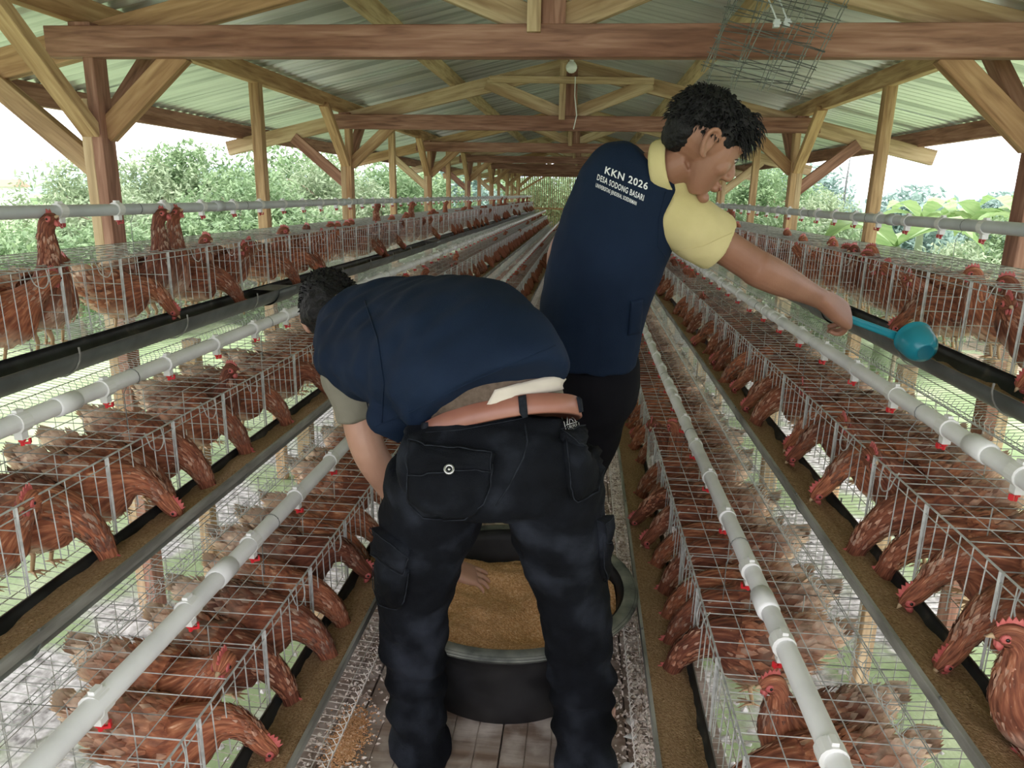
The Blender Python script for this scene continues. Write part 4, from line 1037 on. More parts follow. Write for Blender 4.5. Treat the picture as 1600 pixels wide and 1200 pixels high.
def hand(mb, wrist, fdir, nrm, thumb, curl, size=1.0, spread=.10, rest=None):
    """palm with five separate fingers. fdir: along the palm, nrm: back of the hand, thumb: side of the thumb."""
    f = V(fdir).normalized(); n_ = (V(nrm) - f * V(nrm).dot(f)).normalized(); s_ = V(thumb) - f * V(thumb).dot(f) - n_ * V(thumb).dot(n_); s_.normalize()
    L = .088 * size
    solid(mb, [(wrist - f * .03, .026 * size, .020 * size, s_), (wrist, .028 * size, .019 * size, s_), (wrist + f * L * .45, .040 * size, .017 * size, s_), (wrist + f * L * .9, .042 * size, .014 * size, s_), (wrist + f * L * 1.04, .036 * size, .010 * size, s_)], 3, 16, 2.6)
    for i, (off, ln) in enumerate(((.031, .070), (.0105, .078), (-.0105, .072), (-.030, .056))):
        r = (.0080, .0082, .0078, .0070)[i] * size; p = wrist + f * L * (.82 if i < 3 else .76) + s_ * off * size
        d = (f + s_ * spread * (1.5 - i) * .6).normalized(); ang = 0; pts = [p, p + f * L * .14]
        cs = curl[i] if isinstance(curl, (list, tuple)) else curl
        for seg, fr in enumerate((.46, .30, .24)):
            ang += cs * (1.0, 1.1, .8)[seg]
            dd = d * math.cos(ang) - n_ * math.sin(ang); pts.append(pts[-1] + dd * ln * size * fr)
        solid(mb, [(q_, r * (1.05, 1.08, 1.0, .94, .78)[a], r * (1.05, 1.05, .98, .9, .7)[a], s_) for a, q_ in enumerate(pts)], 3, 10)
    p = wrist + f * L * .18 + s_ * .020 * size; d1 = (f * .62 + s_ * .72 - n_ * .25).normalized(); d2 = (f * .92 + s_ * .25 - n_ * .30).normalized()
    pts = [p, p + d1 * .036 * size, p + d1 * .036 * size + d2 * .030 * size, p + d1 * .036 * size + d2 * .055 * size]
    solid(mb, [(q_, .0125 * size * (1.1, 1.0, .85, .62)[a], .011 * size * (1.1, 1.0, .85, .6)[a], n_) for a, q_ in enumerate(pts)], 3, 10)
    return f, n_, s_
def foot(mb, ankle, heading, out=.0):
    h_ = V((heading[0], heading[1], 0)).normalized(); s_ = V((-h_.y, h_.x, 0)); g = V((ankle.x, ankle.y, 0))
    solid(mb, [(g - h_ * .055 + V((0, 0, .035)), .022, .026, s_), (g - h_ * .03 + V((0, 0, .040)), .034, .038, s_), (g + h_ * .04 + V((0, 0, .042)), .036, .040, s_), (g + h_ * .11 + V((0, 0, .028)), .046, .026, s_), (g + h_ * .155 + V((0, 0, .018)), .047, .016, s_), (g + h_ * .175 + V((0, 0, .015)), .040, .012, s_)], 4, 16)
    for i in range(5):
        o_ = (-.036 + .018 * i); L = (.030, .030, .032, .036, .042)[i]; r = (.0075, .008, .008, .0088, .0125)[i]
        p = g + h_ * .162 + s_ * o_ * (1 if out >= 0 else -1) + V((0, 0, .013))
        solid(mb, [(p, r, r, s_), (p + h_ * L * .6, r, r, s_), (p + h_ * L + V((0, 0, -.002)), r * .8, r * .7, s_)], 3, 8)
def head(mb, c, fwd, up, s_=1.0):
    """c: centre between the ears. Returns the frame matrix (columns forward, side, up)."""
    f = V(fwd).normalized(); u = (V(up) - f * V(up).dot(f)).normalized(); r = u.cross(f)
    R = Matrix((f, r, u)).transposed()
    def P(x, y, z): return c + R @ V((x, y, z)) * s_
    def B(p, rad, tilt=None): ball(mb, P(*p), tuple(q_ * s_ for q_ in rad), R @ tilt if tilt else R)
    B((-.012, 0, .035), (.098, .076, .088))                 # cranium
    B((.040, 0, .010), (.055, .064, .078))                  # face block
    solid(mb, [(P(.028, 0, .0), .062 * s_, .062 * s_, r), (P(.040, 0, -.040), .052 * s_, .050 * s_, r), (P(.052, 0, -.078), .036 * s_, .034 * s_, r), (P(.062, 0, -.100), .022 * s_, .020 * s_, r)], 3, 18)   # jaw
    B((.080, 0, -.097), (.016, .020, .014))                 # chin
    solid(mb, [(P(.082, 0, .030), .007 * s_, .008 * s_, r), (P(.092, 0, .004), .009 * s_, .011 * s_, r), (P(.106, 0, -.018), .012 * s_, .012 * s_, r), (P(.100, 0, -.032), .013 * s_, .009 * s_, r)], 3, 12)  # nose
    for q_ in (-1, 1):
        B((.092, q_ * .012, -.030), (.011, .009, .008))     # nostril wings
        B((.074, q_ * .026, .040), (.018, .030, .009))      # brow
        B((.060, q_ * .038, -.018), (.022, .022, .026))     # cheek
        B((.072, q_ * .030, .018), (.011, .016, .007))      # lid
        # ear: rim and lobe
        ea = P(-.006, q_ * .078, .004)
        pts = []
        for i in range(9):
            t = PI * (.25 + 1.35 * i / 8) ; pts.append(P(-.008 + .019 * math.cos(t) * -1 * 1, q_ * (.080 + .008 * math.sin(t * .5)), .004 + .033 * math.sin(t) * 1))
        pts = [P(.006, q_ * .076, .018), P(.0, q_ * .082, .032), P(-.014, q_ * .088, .036), P(-.026, q_ * .091, .024), P(-.026, q_ * .090, .004), P(-.018, q_ * .086, -.014), P(-.008, q_ * .082, -.028), P(.002, q_ * .077, -.026)]
        solid(mb, [(p_, .0062 * s_, .0062 * s_, u) for p_ in pts], 3, 8)
        ball(mb, P(-.012, q_ * .079, .002), (.016 * s_, .006 * s_, .028 * s_), R)
    B((.090, 0, -.054), (.014, .026, .0075)); B((.088, 0, -.066), (.014, .022, .008))       # lips
    return R, P
def face_bits(root, P, R, s_, base, skinmat):
    f = R.col[0]; r = R.col[1]; u = R.col[2]
    for q_ in (-1, 1):
        mb = MB(); ball(mb, P(.0795, q_ * .030, .0125), (.0085 * s_, .0135 * s_, .0062 * s_), R); e = link('eye', rebase(mb.mesh('eye', M['eyewhite'], True), base), root)
        mb = MB(); ball(mb, P(.0865, q_ * .031, .0120), (.0035 * s_, .0062 * s_, .0055 * s_), R); link('iris', rebase(mb.mesh('iris', M['eye'], True), base), e)
        mb = MB(); solid(mb, [(P(.090, q_ * .012, .040), .003 * s_, .004 * s_, u), (P(.091, q_ * .028, .048), .003 * s_, .0055 * s_, u), (P(.078, q_ * .050, .042), .0025 * s_, .003 * s_, u)], 3, 8); link('eyebrow', rebase(mb.mesh('eyebrow', M['hair'], True), base), root)
        mb = MB(); solid(mb, [(P(.087, q_ * .018, .015), .0016 * s_, .0016 * s_, u), (P(.0895, q_ * .030, .0195), .0018 * s_, .0018 * s_, u), (P(.080, q_ * .046, .013), .0014 * s_, .0014 * s_, u)], 3, 6); link('eyelash', rebase(mb.mesh('eyelash', M['hair'], True), base), root)
    mb = MB(); solid(mb, [(P(.096, -.022, -.059), .001, .001, u), (P(.1025, -.008, -.0585), .0035 * s_, .0055 * s_, f), (P(.1025, .008, -.0585), .0035 * s_, .0055 * s_, f), (P(.096, .022, -.059), .001, .001, u)], 3, 8); link('lips', rebase(mb.mesh('lips', M['lip'], True), base), root)
def hair(root, P, R, s_, base, seed, cap, nst, sidelen=1.0, fringe=True):
    LS_ = 1 if fringe else .55
    rnd = random.Random(seed); mb = MB()
    for p, rad in cap: ball(mb, P(*p), tuple(q_ * s_ for q_ in rad), R)
    me = remesh('hair', mb, .006, M['hair'], 4, lambda c, n_: .006 * noise.noise(c * 38) + .004 * noise.noise(c * 90))
    tr_ = bvh(me)
    h_ = link('hair', rebase(me, base), root)
    mb = MB(); f, r, u = R.col[0], R.col[1], R.col[2]
    for i in range(nst):
        t = rnd.random() * 2 * PI; z = rnd.uniform(-.25, 1)
        d = V((math.cos(t), math.sin(t), 0)) * math.sqrt(max(0, 1 - z * z)) + V((0, 0, z))
        if d.z < 0 and d.x > .1: continue
        c0_ = P(-.005, 0, .04); loc, n_, _, _ = tr_.ray_cast(c0_ + (R @ d) * .3, -(R @ d))
        if loc is None: continue
        flow = (R @ V((d.x * .9 + (.55 if fringe else .1), d.y * .8 + rnd.gauss(0, .3), -.55 + .5 * d.z + rnd.gauss(0, .25))) + n_ * .30).normalized()
        L = rnd.uniform(.008, .018) * s_ * LS_ * (2.2 if fringe and d.x > .5 and d.z > 0 else 1)
        tube(mb, [loc - n_ * .004, loc + flow * L * .5, loc + flow * L * .8 - u * L * .15, loc + flow * L - u * L * .35], [(.0026, .0018), (.0024, .0016), (.0014, .001), (.0003, .0003)], k=4)
    link('hair_strands', rebase(mb.mesh('hair_strands', M['hair'], True), base), h_)
    return h_
def folds(amp, fs_, dirn=(1, 1, 1), fine=.35):
    dv = V(dirn)
    def w_(c, n_):
        q_ = V((c.x * dv.x, c.y * dv.y, c.z * dv.z)) * fs_
        a = noise.noise(q_); b = noise.noise(q_ * 2.3 + V((5, 3, 1)))
        return amp * (a + fine * b + .5 * (abs(a) ** .5 * (-1 if a < 0 else 1)) * .3)
    return w_
def ring(x, y, Y, hw, b, side):
    c = at(x, y, Y); return (c, pxm(c, hw), b, V(side).normalized())

# ---- the bending man
B1 = V((-.17, 1.62, 0))
sideB = (at(905, 612, 1.47) - at(660, 662, 1.45)).normalized()
tr = MB()
solid(tr, [ring(788, 645, 1.535, 113, .100, sideB), ring(786, 663, 1.527, 118, .110, sideB), ring(784, 690, 1.510, 124, .117, sideB), ring(776, 724, 1.48, 154, .132, sideB), ring(770, 734, 1.49, 146, .120, sideB), ring(770, 746, 1.50, 95, .075, sideB)], 5, 32, 2.3)
solid(tr, [ring(690, 735, 1.50, 84, .120, (1, .1, 0)), ring(676, 800, 1.53, 79, .115, (1, .1, 0)), ring(657, 870, 1.57, 67, .102, (1, .1, 0)), ring(645, 960, 1.61, 55, .086, (1, .1, 0)), ring(651, 1080, 1.63, 47, .076, (1, .1, 0)), ring(658, 1180, 1.60, 42, .074, (1, .1, 0)), ring(661, 1222, 1.555, 40, .070, (1, .1, 0))], 5, 24)
solid(tr, [ring(862, 735, 1.50, 82, .120, (1, -.05, 0)), ring(868, 800, 1.53, 77, .115, (1, -.05, 0)), ring(880, 870, 1.57, 66, .102, (1, -.05, 0)), ring(900, 960, 1.61, 55, .086, (1, -.05, 0)), ring(909, 1080, 1.63, 50, .078, (1, -.05, 0)), ring(914, 1180, 1.60, 47, .076, (1, -.05, 0)), ring(917, 1222, 1.56, 46, .072, (1, -.05, 0))], 5, 24)
def pants_warp(c, n_):
    w_ = (folds(.0075, 9, (1, 1, 1.6))(c, n_) + folds(.004, 26, (1.2, 1, .7))(c, n_)) * (1 if c.z < .95 else .4)
    if c.z < .45: w_ += .006 * math.sin(c.z * 75 + 5 * noise.noise(c * 6)) * min(1, (.45 - c.z) * 4)
    return w_
trous1 = remesh('trousers', tr, .0085, M['black_denim'], 5, pants_warp)
T1 = bvh(trous1)

LS = V((.66, .52, .42))
torso = [ring(778, 650, 1.53, 104, .092, sideB), ring(768, 610, 1.545, 106, .100, (.95, .12, .30)), ring(745, 572, 1.56, 112, .112, (.86, .28, .36)), ring(708, 545, 1.66, 120, .112, (.74, .42, .42)), ring(655, 530, 1.76, 118, .106, (.70, .5, .40)), ring(600, 518, 1.85, 108, .095, (.70, .52, .38)), ring(560, 503, 1.93, 66, .070, (.70, .52, .38)), ring(538, 494, 1.98, 34, .052, (.7, .52, .38))]
HC1 = at(523, 494, 2.03); HF1 = V((.22, .60, -.76)); HU1 = V((-.30, .72, .6))
shL = at(545, 562, 1.77); elL = at(577, 705, 1.72); wrL = at(700, 888, 1.90)
shR = at(648, 578, 1.97); elR = at(800, 640, 2.12); wrR = V((.02, 2.02, .34))
print('arm L', (elL - shL).length, (wrL - elL).length, 'arm R', (elR - shR).length, (wrR - elR).length, 'wrL', wrL, 'headtop', HC1)
sk = MB()
solid(sk, [(c, a * .92, b * .92, s_) for c, a, b, s_ in torso], 5, 24)
solid(sk, [(at(545, 497, 1.95), .055, .055, LS), (at(530, 485, 2.0), .058, .058, LS), (HC1, .05, .05, LS)], 3, 16)
R1, P1 = head(sk, HC1, HF1, HU1, 1.0)
solid(sk, [(shL, .058, .055, (0, 1, 0)), (shL.lerp(elL, .45), .050, .050, (0, 1, 0)), (elL, .044, .044, (0, 1, 0)), (elL.lerp(wrL, .35), .042, .040, (0, 1, 0)), (wrL, .027, .023, (0, 1, 0))], 5, 18)
hp_ = at(796, 934, 1.99)
hand(sk, wrL, (hp_ - wrL) + V((0, 0, .045)), (-.1, -.3, .8), (.2, 1, .2), [.12, .16, .20, .26], 1.0)
solid(sk, [(shR, .058, .055, (0, 1, 0)), (shR.lerp(elR, .45), .050, .050, (0, 1, 0)), (elR, .044, .044, (0, 1, 0)), (elR.lerp(wrR, .35), .042, .040, (0, 1, 0)), (wrR, .027, .023, (0, 1, 0))], 5, 18)
hand(sk, wrR, (-.1, .1, -1), (1, 0, .1), (0, -1, 0), .35, .98)
for cx_, sx_, hd_ in ((660, -1, (-.28, .95)), (915, 1, (.25, .97))):
    an = at(cx_, 1180, 1.62); kn = at(cx_ + (-12 if sx_ < 0 else -14), 960, 1.61); hpj = at(690 if sx_ < 0 else 862, 735, 1.50)
    solid(sk, [(hpj, .085, .085, (1, 0, 0)), (hpj.lerp(kn, .6), .065, .065, (1, 0, 0)), (kn, .054, .054, (1, 0, 0)), (kn.lerp(an, .4), .052, .054, (1, 0, 0)), (V((an.x, an.y, .09)), .034, .036, (1, 0, 0)), (V((an.x, an.y, .04)), .034, .036, (1, 0, 0))], 5, 18)
    foot(sk, V((an.x + (-.035 if sx_ < 0 else .0), an.y + .03, .07)), hd_, sx_)
body1 = remesh('person', sk, .0045, M['skin_pale'], 2)
p1 = link('person', rebase(body1, B1), None, B1)
tag(p1, 'man bending over the feed tub in navy vest and black cargo trousers, back turned', 'person')
face_bits(p1, P1, R1, .98, B1, M['skin_pale'])
hair(p1, P1, R1, .98, B1, 3, [((-.016, 0, .042), (.108, .085, .098)), ((-.045, 0, .0), (.070, .076, .075)), ((-.06, 0, -.03), (.045, .060, .05)), ((-.022, 0, .012), (.078, .093, .075))], 900, fringe=False)
# shirt: body and both sleeves
sh = MB()
solid(sh, [(c, a + (.010 if i < 3 else .0), b + (.010 if i < 3 else .0), s_) for i, (c, a, b, s_) in enumerate(torso[:-2])], 5, 24)
for s0, e0, q0 in ((shL, elL, 1), (shR, elR, .82)):
    d = (e0 - s0)
    solid(sh, [(s0 - d * (.25 if q0 == 1 else .05) + V((.02, .03, .03)) * (q0 == 1), .060 * q0, .065 * q0, (0, 1, 0)), (s0, .078 * q0, .076 * q0, (0, 1, 0)), (s0 + d * .35, .074 * q0, .070 * q0, (0, 1, 0)), (s0 + d * .62, .071 * q0, .066 * q0, (0, 1, 0)), (s0 + d * .66, .066 * q0, .060 * q0, (0, 1, 0))], 5, 20)
me = remesh('shirt', sh, .008, M['greyshirt'], 3, folds(.006, 14))
TSH = bvh(me)
shirt1 = link('shirt', rebase(me, B1), p1); shirt1['label'] = 'grey green short-sleeved shirt'
# vest
ve = MB()
vest = [ring(772, 622, 1.485, 124, .122, (.85, .05, .62)), ring(763, 598, 1.51, 135, .130, (.85, .15, .54)), ring(742, 572, 1.555, 138, .134, (.80, .32, .46)), ring(702, 545, 1.65, 142, .134, (.73, .45, .42)), ring(650, 530, 1.75, 138, .128, (.70, .5, .38)), ring(602, 516, 1.86, 126, .116, (.70, .52, .34)), ring(564, 500, 1.935, 88, .092, (.70, .52, .34)), ring(543, 492, 1.97, 60, .070, (.7, .52, .34))]
solid(ve, vest, 6, 32, 2.2)
solid(ve, [ring(655, 590, 1.60, 62, .05, (.6, .2, -.7)), ring(628, 632, 1.57, 50, .045, (.7, .2, -.5)), ring(608, 668, 1.555, 38, .035, (.8, .2, -.35)), ring(600, 684, 1.55, 26, .022, (.85, .2, -.3))], 5, 20)
def vest_warp(c, n_):
    q_ = V((c.x * .5 + c.y * .6, c.x - c.y * .8, c.z * 1.4))
    a = noise.noise(q_ * 7 + V((2, 0, 0))); b = noise.noise(V((q_.x * 4, q_.y * 16, q_.z * 14)))
    left = max(0, min(1, (-.22 - c.x) * 6))
    return .008 * a + (.003 + .008 * left) * b
me = remesh('vest', ve, .0085, M['navy'], 5, vest_warp)
TV1 = bvh(me)
vest1 = link('vest', rebase(me, B1), p1); vest1['label'] = 'navy blue utility vest'
link('side_seam', rebase(seam(TV1, [(570, 470), (590, 530), (600, 600), (596, 660)], .0022, .001, 'side_seam', M['navy']), B1), vest1)
link('hem_seam', rebase(seam(TV1, [(560, 676), (640, 645), (730, 600), (810, 565), (868, 540)], .0018, .0, 'hem_seam', M['navy']), B1), vest1)
link('shirt_tail', rebase(patch(TSH, [(640, 640), (858, 524), (914, 590), (650, 700)], 28, 10, .005, 'shirt_tail', M['brownshirt'], wrinkle=.003), B1), p1)['label'] = 'brown grey knit hem showing under the vest'
link('undershirt', rebase(patch(TSH, [(772, 608), (890, 580), (905, 603), (760, 634)], 20, 5, .0075, 'undershirt', M['cream'], bulge=.004, wrinkle=.004), B1), p1)['label'] = 'strip of cream undershirt above the belt'
t1 = link('trousers', rebase(trous1, B1), p1)
# belt
up_b = V((-.15, .42, .89)); up_b = (up_b - sideB * up_b.dot(sideB)).normalized(); bc = at(782, 656, 1.53); aw = pxm(bc, 121)
bl = MB(); n = 72; vs = []
fb = sideB.cross(up_b).normalized()
for i in range(n):
    t = 2 * PI * i / n; ct, st_ = math.cos(t), math.sin(t); e = 2 / 2.3
    d = sideB * (aw * math.copysign(abs(ct) ** e, ct)) + fb * (.116 * math.copysign(abs(st_) ** e, st_))
    for rr, zz in ((1.00, -.024), (1.04, -.021), (1.04, .018), (1.0, .020)): vs.append(bc + d * rr + up_b * (zz - .006 * math.cos(t * 2)))
bl.add(vs, [(4 * i + j, 4 * ((i + 1) % n) + j, 4 * ((i + 1) % n) + (j + 1) % 4, 4 * i + (j + 1) % 4) for i in range(n) for j in range(4)])
belt_me = bl.mesh('belt', M['belt'], True); TB = bvh(belt_me)
link('belt', rebase(belt_me, B1), p1)['label'] = 'broad tan leather belt'
for q_ in ([(809, 616), (821, 613), (825, 656), (813, 659)], [(896, 596), (903, 594), (912, 642), (905, 645)], [(660, 650), (668, 649), (671, 684), (663, 685)]):
    link('belt_loop', rebase(patch(TB, q_, 3, 10, .006, 'belt_loop', M['denim_edge'], bulge=.002), B1), t1)
# pockets and seams
def pocket(quad, flap, nm, rnd_=.35):
    pk = link(nm, rebase(patch(T1, quad, 16, 18, .009, nm, M['black_denim'], bulge=.012, round_=rnd_, wrinkle=.007), B1), t1)
    link('flap', rebase(patch(T1, flap, 16, 8, .019, 'flap', M['black_denim'], bulge=.004, wrinkle=.004), B1), pk)
    q_ = quad; ins = .22
    a = [q_[0], q_[3]]; bl_ = V(q_[3]).lerp(V(q_[2]), ins); br_ = V(q_[3]).lerp(V(q_[2]), 1 - ins); l2 = V(q_[0]).lerp(V(q_[3]), .72); r2 = V(q_[1]).lerp(V(q_[2]), .72)
    link('pocket_seam', rebase(seam(T1, [q_[0], tuple(l2), tuple(bl_), tuple(br_), tuple(r2), q_[1]], .0016, .012, 'pocket_seam', M['denim_edge']), B1), pk)
    f_ = flap
    link('flap_seam', rebase(seam(T1, [f_[0], f_[3], f_[2], f_[1], f_[0]], .0014, .023, 'flap_seam', M['denim_edge']), B1), pk)
    return pk
pk1 = pocket([(642, 718), (771, 725), (752, 806), (640, 805)], [(642, 698), (774, 710), (768, 735), (646, 742)], 'hip_pocket')
c, n_ = cast(T1, 703, 738); mb = MB(); Q_ = n_.to_track_quat('Z', 'Y').to_matrix().to_4x4(); lathe(mb, [(.0095, .0), (.0110, .002), (.0108, .004), (.0085, .0052), (.0062, .0045), (.0055, .002)], 24, Matrix.Translation(c + n_ * .022) @ Q_); lathe(mb, [(.0032, .002), (.0028, .0048), (0, .005)], 12, Matrix.Translation(c + n_ * .022) @ Q_)
link('button', rebase(mb.mesh('button', M['metal'], True), B1), pk1)['label'] = 'pale metal ring button'
pk2 = pocket([(880, 690), (944, 676), (940, 762), (888, 784)], [(874, 686), (938, 650), (950, 682), (902, 706)], 'hip_pocket')
pk3 = pocket([(590, 858), (640, 890), (632, 950), (590, 940)], [(594, 822), (642, 858), (634, 888), (588, 862)], 'cargo_pocket')
pk4 = pocket([(935, 828), (956, 820), (960, 900), (938, 905)], [(932, 812), (954, 800), (960, 838), (936, 846)], 'cargo_pocket')
link('centre_seam', rebase(seam(T1, [(820, 662), (824, 690), (818, 715), (795, 760), (775, 790)], .0018, .001, 'centre_seam', M['denim_edge']), B1), t1)
link('yoke_seam', rebase(seam(T1, [(665, 676), (720, 672), (812, 655), (900, 632)], .0014, .001, 'yoke_seam', M['denim_edge']), B1), t1)
# woven brand tag on the waistband: border, arch, a word line and a script line
lq = [(876, 654), (899, 647), (905, 677), (884, 685)]
tg = link('woven_tag', rebase(patch(T1, lq, 4, 4, .004, 'woven_tag', M['black_cloth']), B1), t1)
LB = [V((x, y, 0)) for x, y in lq]
def lp(s_, t): p = q4(LB, s_, t); return (p.x, p.y)
for pts in ([lp(.04, .04), lp(.96, .04), lp(.96, .96), lp(.04, .96), lp(.04, .04)], [lp(.22, .40), lp(.26, .26), lp(.40, .15), lp(.60, .15), lp(.74, .26), lp(.78, .40)], [lp(.36, .40), lp(.40, .30), lp(.5, .26), lp(.6, .30), lp(.64, .40)], [lp(.14, .44), lp(.86, .44)], [lp(.14, .70), lp(.86, .70)], [lp(.2, .86), lp(.32, .78), lp(.42, .88), lp(.55, .78), lp(.65, .88), lp(.82, .76)]):
    link('tag_print', rebase(seam(T1, pts, .0007, .0055, 'tag_print', M['print']), B1), tg)
for i in range(6):
    s_ = .2 + .11 * i; link('tag_print', rebase(seam(T1, [lp(s_, .49), lp(s_ + .01, .64), lp(s_ + .06, .50 if i % 2 else .64)], .0006, .0055, 'tag_print', M['print']), B1), tg)

# ---- the standing man reaching over the top right row
B2 = V((-.03, 2.52, 0))
L2 = V((.86, -.30, -.36))
tor2 = [ring(925, 575, 2.26, 70, .105, (.95, -.2, -.1)), ring(926, 530, 2.24, 74, .108, (.94, -.22, -.18)), ring(932, 470, 2.22, 74, .112, (.92, -.26, -.25)), ring(950, 400, 2.19, 78, .115, L2), ring(970, 340, 2.17, 80, .112, L2), ring(990, 292, 2.15, 72, .095, L2), ring(1014, 262, 2.13, 42, .070, L2)]
HC2 = at(1096, 228, 2.06); HF2 = V((.80, .16, -.50)); HU2 = V((.42, .0, .90))
sR2 = at(1050, 332, 2.10); eR2 = at(1185, 420, 2.20); wR2 = at(1284, 468, 2.36); hR2 = at(1332, 494, 2.42)
sL2 = at(934, 300, 2.27); eL2 = at(874, 400, 2.36); wL2 = at(888, 520, 2.34)
print('arm2', (eR2 - sR2).length, (wR2 - eR2).length, 'L', (eL2 - sL2).length, (wL2 - eL2).length, 'head top', HC2 + V((0, 0, .12)))
sk = MB(); solid(sk, [(c, a * .9, b * .9, s_) for c, a, b, s_ in tor2[1:]], 5, 24)
solid(sk, [(at(1012, 275, 2.13), .062, .060, L2), (at(1045, 262, 2.10), .056, .056, L2), (at(1076, 250, 2.08), .054, .056, L2)], 4, 18)
R2, P2 = head(sk, HC2, HF2, HU2, 1.05)
solid(sk, [(sR2, .060, .056, (0, 0, 1)), (sR2.lerp(eR2, .5), .050, .046, (0, 0, 1)), (sR2.lerp(eR2, .9), .050, .044, (0, 0, 1)), (eR2, .053, .046, (0, 0, 1)), (eR2.lerp(wR2, .3), .050, .044, (0, 0, 1)), (eR2.lerp(wR2, .75), .036, .031, (0, 0, 1)), (wR2, .031, .025, (0, 0, 1))], 5, 20)
hd2 = (hR2 - wR2).normalized()
hand(sk, wR2 + hd2 * .01, hd2 + V((0, 0, -.08)), (-.10, -.70, .75), (.3, .8, .5), [.62, .74, .86, .98], 1.34, .26)
solid(sk, [(sL2, .058, .054, (0, 1, 0)), (sL2.lerp(eL2, .5), .048, .046, (0, 1, 0)), (eL2, .042, .040, (0, 1, 0)), (eL2.lerp(wL2, .4), .038, .036, (0, 1, 0)), (wL2, .026, .022, (0, 1, 0))], 5, 18)
hand(sk, wL2, (.1, -.05, -1), (-1, 0, .1), (0, 1, 0), .35, 1.0)
legs2 = [(V((-.115, 2.34, .80)), V((-.13, 2.48, .45)), V((-.13, 2.55, .08)), (-.1, 1)), (V((.075, 2.32, .80)), V((.03, 2.48, .45)), V((.045, 2.56, .08)), (.25, 1))]
for h_, kn, an, hd_ in legs2:
    solid(sk, [(h_, .08, .08, (1, 0, 0)), (h_.lerp(kn, .6), .065, .065, (1, 0, 0)), (kn, .054, .054, (1, 0, 0)), (kn.lerp(an, .4), .052, .054, (1, 0, 0)), (an, .034, .036, (1, 0, 0)), (V((an.x, an.y, .04)), .034, .036, (1, 0, 0))], 5, 18)
    foot(sk, an, hd_, 1)
body2 = remesh('person', sk, .0042, M['skin'], 1)
p2 = link('person', rebase(body2, B2), None, B2)
tag(p2, 'standing man in navy vest over pale yellow shirt, reaching right with a turquoise scoop', 'person')
face_bits(p2, P2, R2, 1.05, B2, M['skin'])
hair(p2, P2, R2, 1.05, B2, 9, [((-.016, 0, .050), (.104, .081, .084)), ((-.062, 0, .015), (.050, .066, .068)), ((.038, 0, .092), (.055, .062, .034)), ((.070, .0, .082), (.030, .050, .020))], 1300)
sh = MB()
solid(sh, [(c, a + .005, b + .005, s_) for c, a, b, s_ in tor2[1:-2]], 5, 24)
d = eR2 - sR2
solid(sh, [(sR2 - d * .12, .060, .055, (0, 0, 1)), (sR2 + d * .02, .082, .072, (0, 0, 1)), (sR2 + d * .22, .086, .072, (0, 0, 1)), (sR2 + d * .50, .082, .066, (0, 0, 1)), (sR2 + d * .54, .074, .058, (0, 0, 1))], 5, 24)
ball(sh, at(1060, 294, 2.11), (.050, .045, .040))
d = eL2 - sL2
solid(sh, [(sL2 - d * .1, .06, .06, (0, 1, 0)), (sL2, .070, .066, (0, 1, 0)), (sL2 + d * .45, .064, .060, (0, 1, 0)), (sL2 + d * .50, .058, .054, (0, 1, 0))], 5, 20)
me = remesh('shirt', sh, .0075, M['yellow'], 4, folds(.007, 11)); TS2 = bvh(me)
s2 = link('shirt', rebase(me, B2), p2); s2['label'] = 'pale yellow short-sleeved polo shirt'
link('cuff_seam', rebase(seam(TS2, [(1058, 392), (1100, 384), (1143, 364)], .0016, .001, 'cuff_seam', M['yellow']), B2), s2)
mb = MB(); cpts = []
for i in range(25):
    t = 2 * PI * i / 24; ctr = at(1040, 262, 2.10); ax = (at(1076, 250, 2.08) - at(1012, 275, 2.13)).normalized(); u_ = ax.cross(V((0, 1, 0))).normalized(); w2 = ax.cross(u_)
    cpts.append((ctr + u_ * .070 * math.cos(t) + w2 * .070 * math.sin(t) + ax * .012 * math.cos(t), t))
tube(mb, [p for p, t in cpts], [(.006, .024)] * 25, side=[(p - ctr).normalized() for p, t in cpts], k=10)
link('collar', rebase(mb.mesh('collar', M['yellow'], True), B2), s2)
ve = MB()
vt2 = [ring(920, 566, 2.25, 74, .125, (.95, -.2, -.12)), ring(922, 530, 2.24, 79, .130, (.94, -.22, -.18)), ring(929, 475, 2.22, 83, .134, (.92, -.26, -.25)), ring(948, 405, 2.19, 90, .134, L2), ring(972, 340, 2.17, 92, .128, L2), ring(996, 296, 2.15, 92, .112, L2), ring(1016, 268, 2.135, 74, .090, L2), ring(1026, 256, 2.13, 50, .072, L2)]
solid(ve, vt2, 6, 32, 2.3)
def vest2_warp(c, n_): return .006 * noise.noise(V((c.x * 9, c.y * 9, c.z * 4))) + .003 * noise.noise(c * 22)
me = remesh('vest', ve, .0085, M['navy'], 5, vest2_warp); TV2 = bvh(me)
v2 = link('vest', rebase(me, B2), p2); v2['label'] = 'navy blue vest with white lettering on the back'
for s_, a, b, h_ in (('KKN 2026', (945, 271), (1011, 297), 11), ('DESA SODONG BASARI', (933, 281), (1005, 314), 9), ('UNIVERSITAS JENDERAL SOEDIRMAN', (931, 292), (994, 321), 6.0)):
    link('lettering', rebase(text_on(TV2, s_, a, b, h_, M['print'], up=(.20, -1)), B2), v2)
link('armhole_seam', rebase(seam(TV2, [(1040, 300), (1030, 340), (1028, 385), (1040, 402)], .0022, .0, 'armhole_seam', M['navy']), B2), v2)
link('side_pocket', rebase(patch(TV2, [(985, 470), (1004, 466), (998, 520), (980, 524)], 6, 10, .006, 'side_pocket', M['navy'], bulge=.006), B2), v2)
tr = MB()
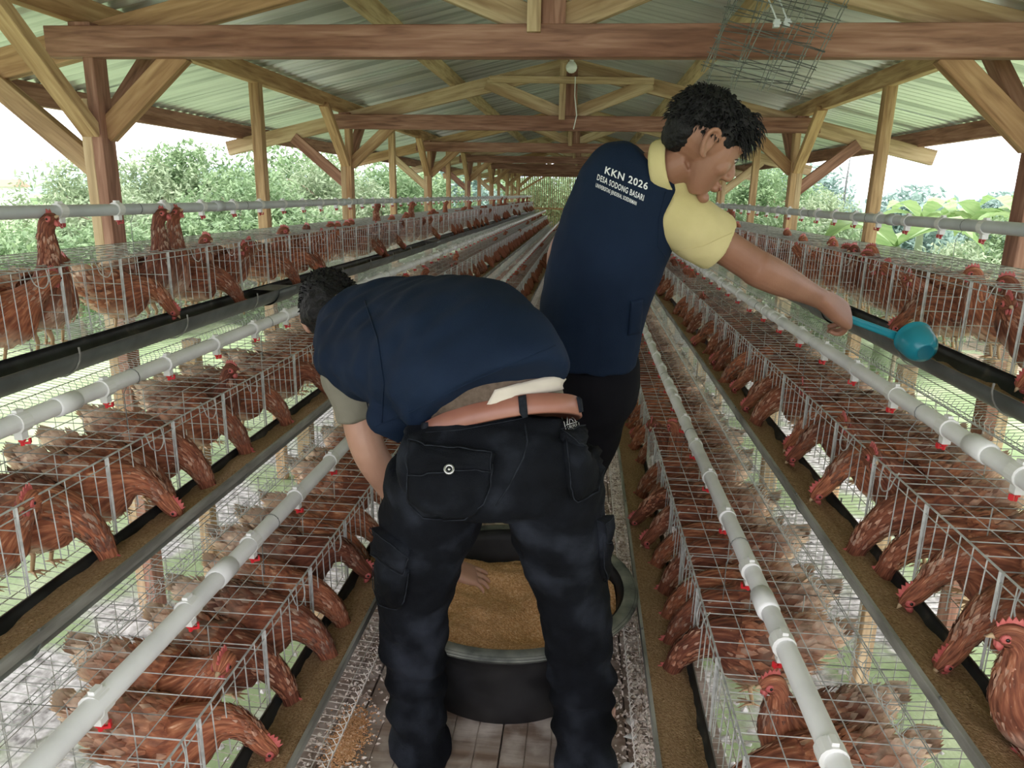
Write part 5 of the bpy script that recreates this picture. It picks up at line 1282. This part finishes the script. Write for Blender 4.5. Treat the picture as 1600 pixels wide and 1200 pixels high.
solid(tr, [ring(928, 560, 2.27, 68, .112, (1, 0, 0)), ring(928, 610, 2.30, 72, .118, (1, 0, 0)), (V((-.02, 2.36, .72)), .15, .11, V((1, 0, 0)))], 4, 24)
for h_, kn, an, hd_ in legs2:
    solid(tr, [(h_, .105, .11, (1, 0, 0)), (h_.lerp(kn, .6), .090, .095, (1, 0, 0)), (kn, .075, .08, (1, 0, 0)), (kn.lerp(an, .5), .072, .078, (1, 0, 0)), (V((an.x, an.y, .05)), .070, .075, (1, 0, 0))], 5, 20)
link('trousers', rebase(remesh('trousers', tr, .0095, M['black_cloth'], 5, folds(.006, 9)), B2), p2)

# ---- scoop in his hand
bc_ = at(1437, 540, 2.38); axis = (ray(1437, 540).normalized() * -.80 + rx * .36 + dn * .42).normalized()      # points out of the closed end
Mx = Matrix.Translation(bc_) @ axis.to_track_quat('Z', 'Y').to_matrix().to_4x4() @ Matrix.Scale(.80, 4)
mb = MB(); lathe(mb, [(0, .052), (.034, .052), (.037, .048), (.050, .040), (.064, .012), (.069, -.030), (.070, -.058), (.073, -.060), (.073, -.064), (.067, -.064), (.065, -.030), (.060, .010), (.046, .036), (.03, .045), (0, .045)], 40, Mx)
mb.v = [tuple(V(p) - bc_) for p in mb.v]
sc_ = link('feed_scoop', mb.mesh('feed_scoop', M['teal'], True), None, bc_); tag(sc_, 'turquoise plastic dipper tipped over the top right feed trough, held by the standing man', 'scoop')
mb = MB(); lathe(mb, [(.0, .0535), (.030, .0535), (.032, .050)], 30, Mx); mb.v = [tuple(V(p) - bc_) for p in mb.v]; link('base_disc', mb.mesh('base_disc', M['teal_dark']), sc_)
ha = at(1408, 528, 2.44); hb = at(1300, 488, 2.42)
mb = MB(); solid(mb, [(ha - bc_, .014, .007, (0, 0, 1)), (ha.lerp(hb, .3) - bc_, .013, .006, (0, 0, 1)), (ha.lerp(hb, .8) - bc_, .012, .006, (0, 0, 1)), (hb - bc_, .013, .007, (0, 0, 1))], 4, 12, 3); link('handle', mb.mesh('handle', M['teal'], True), sc_)
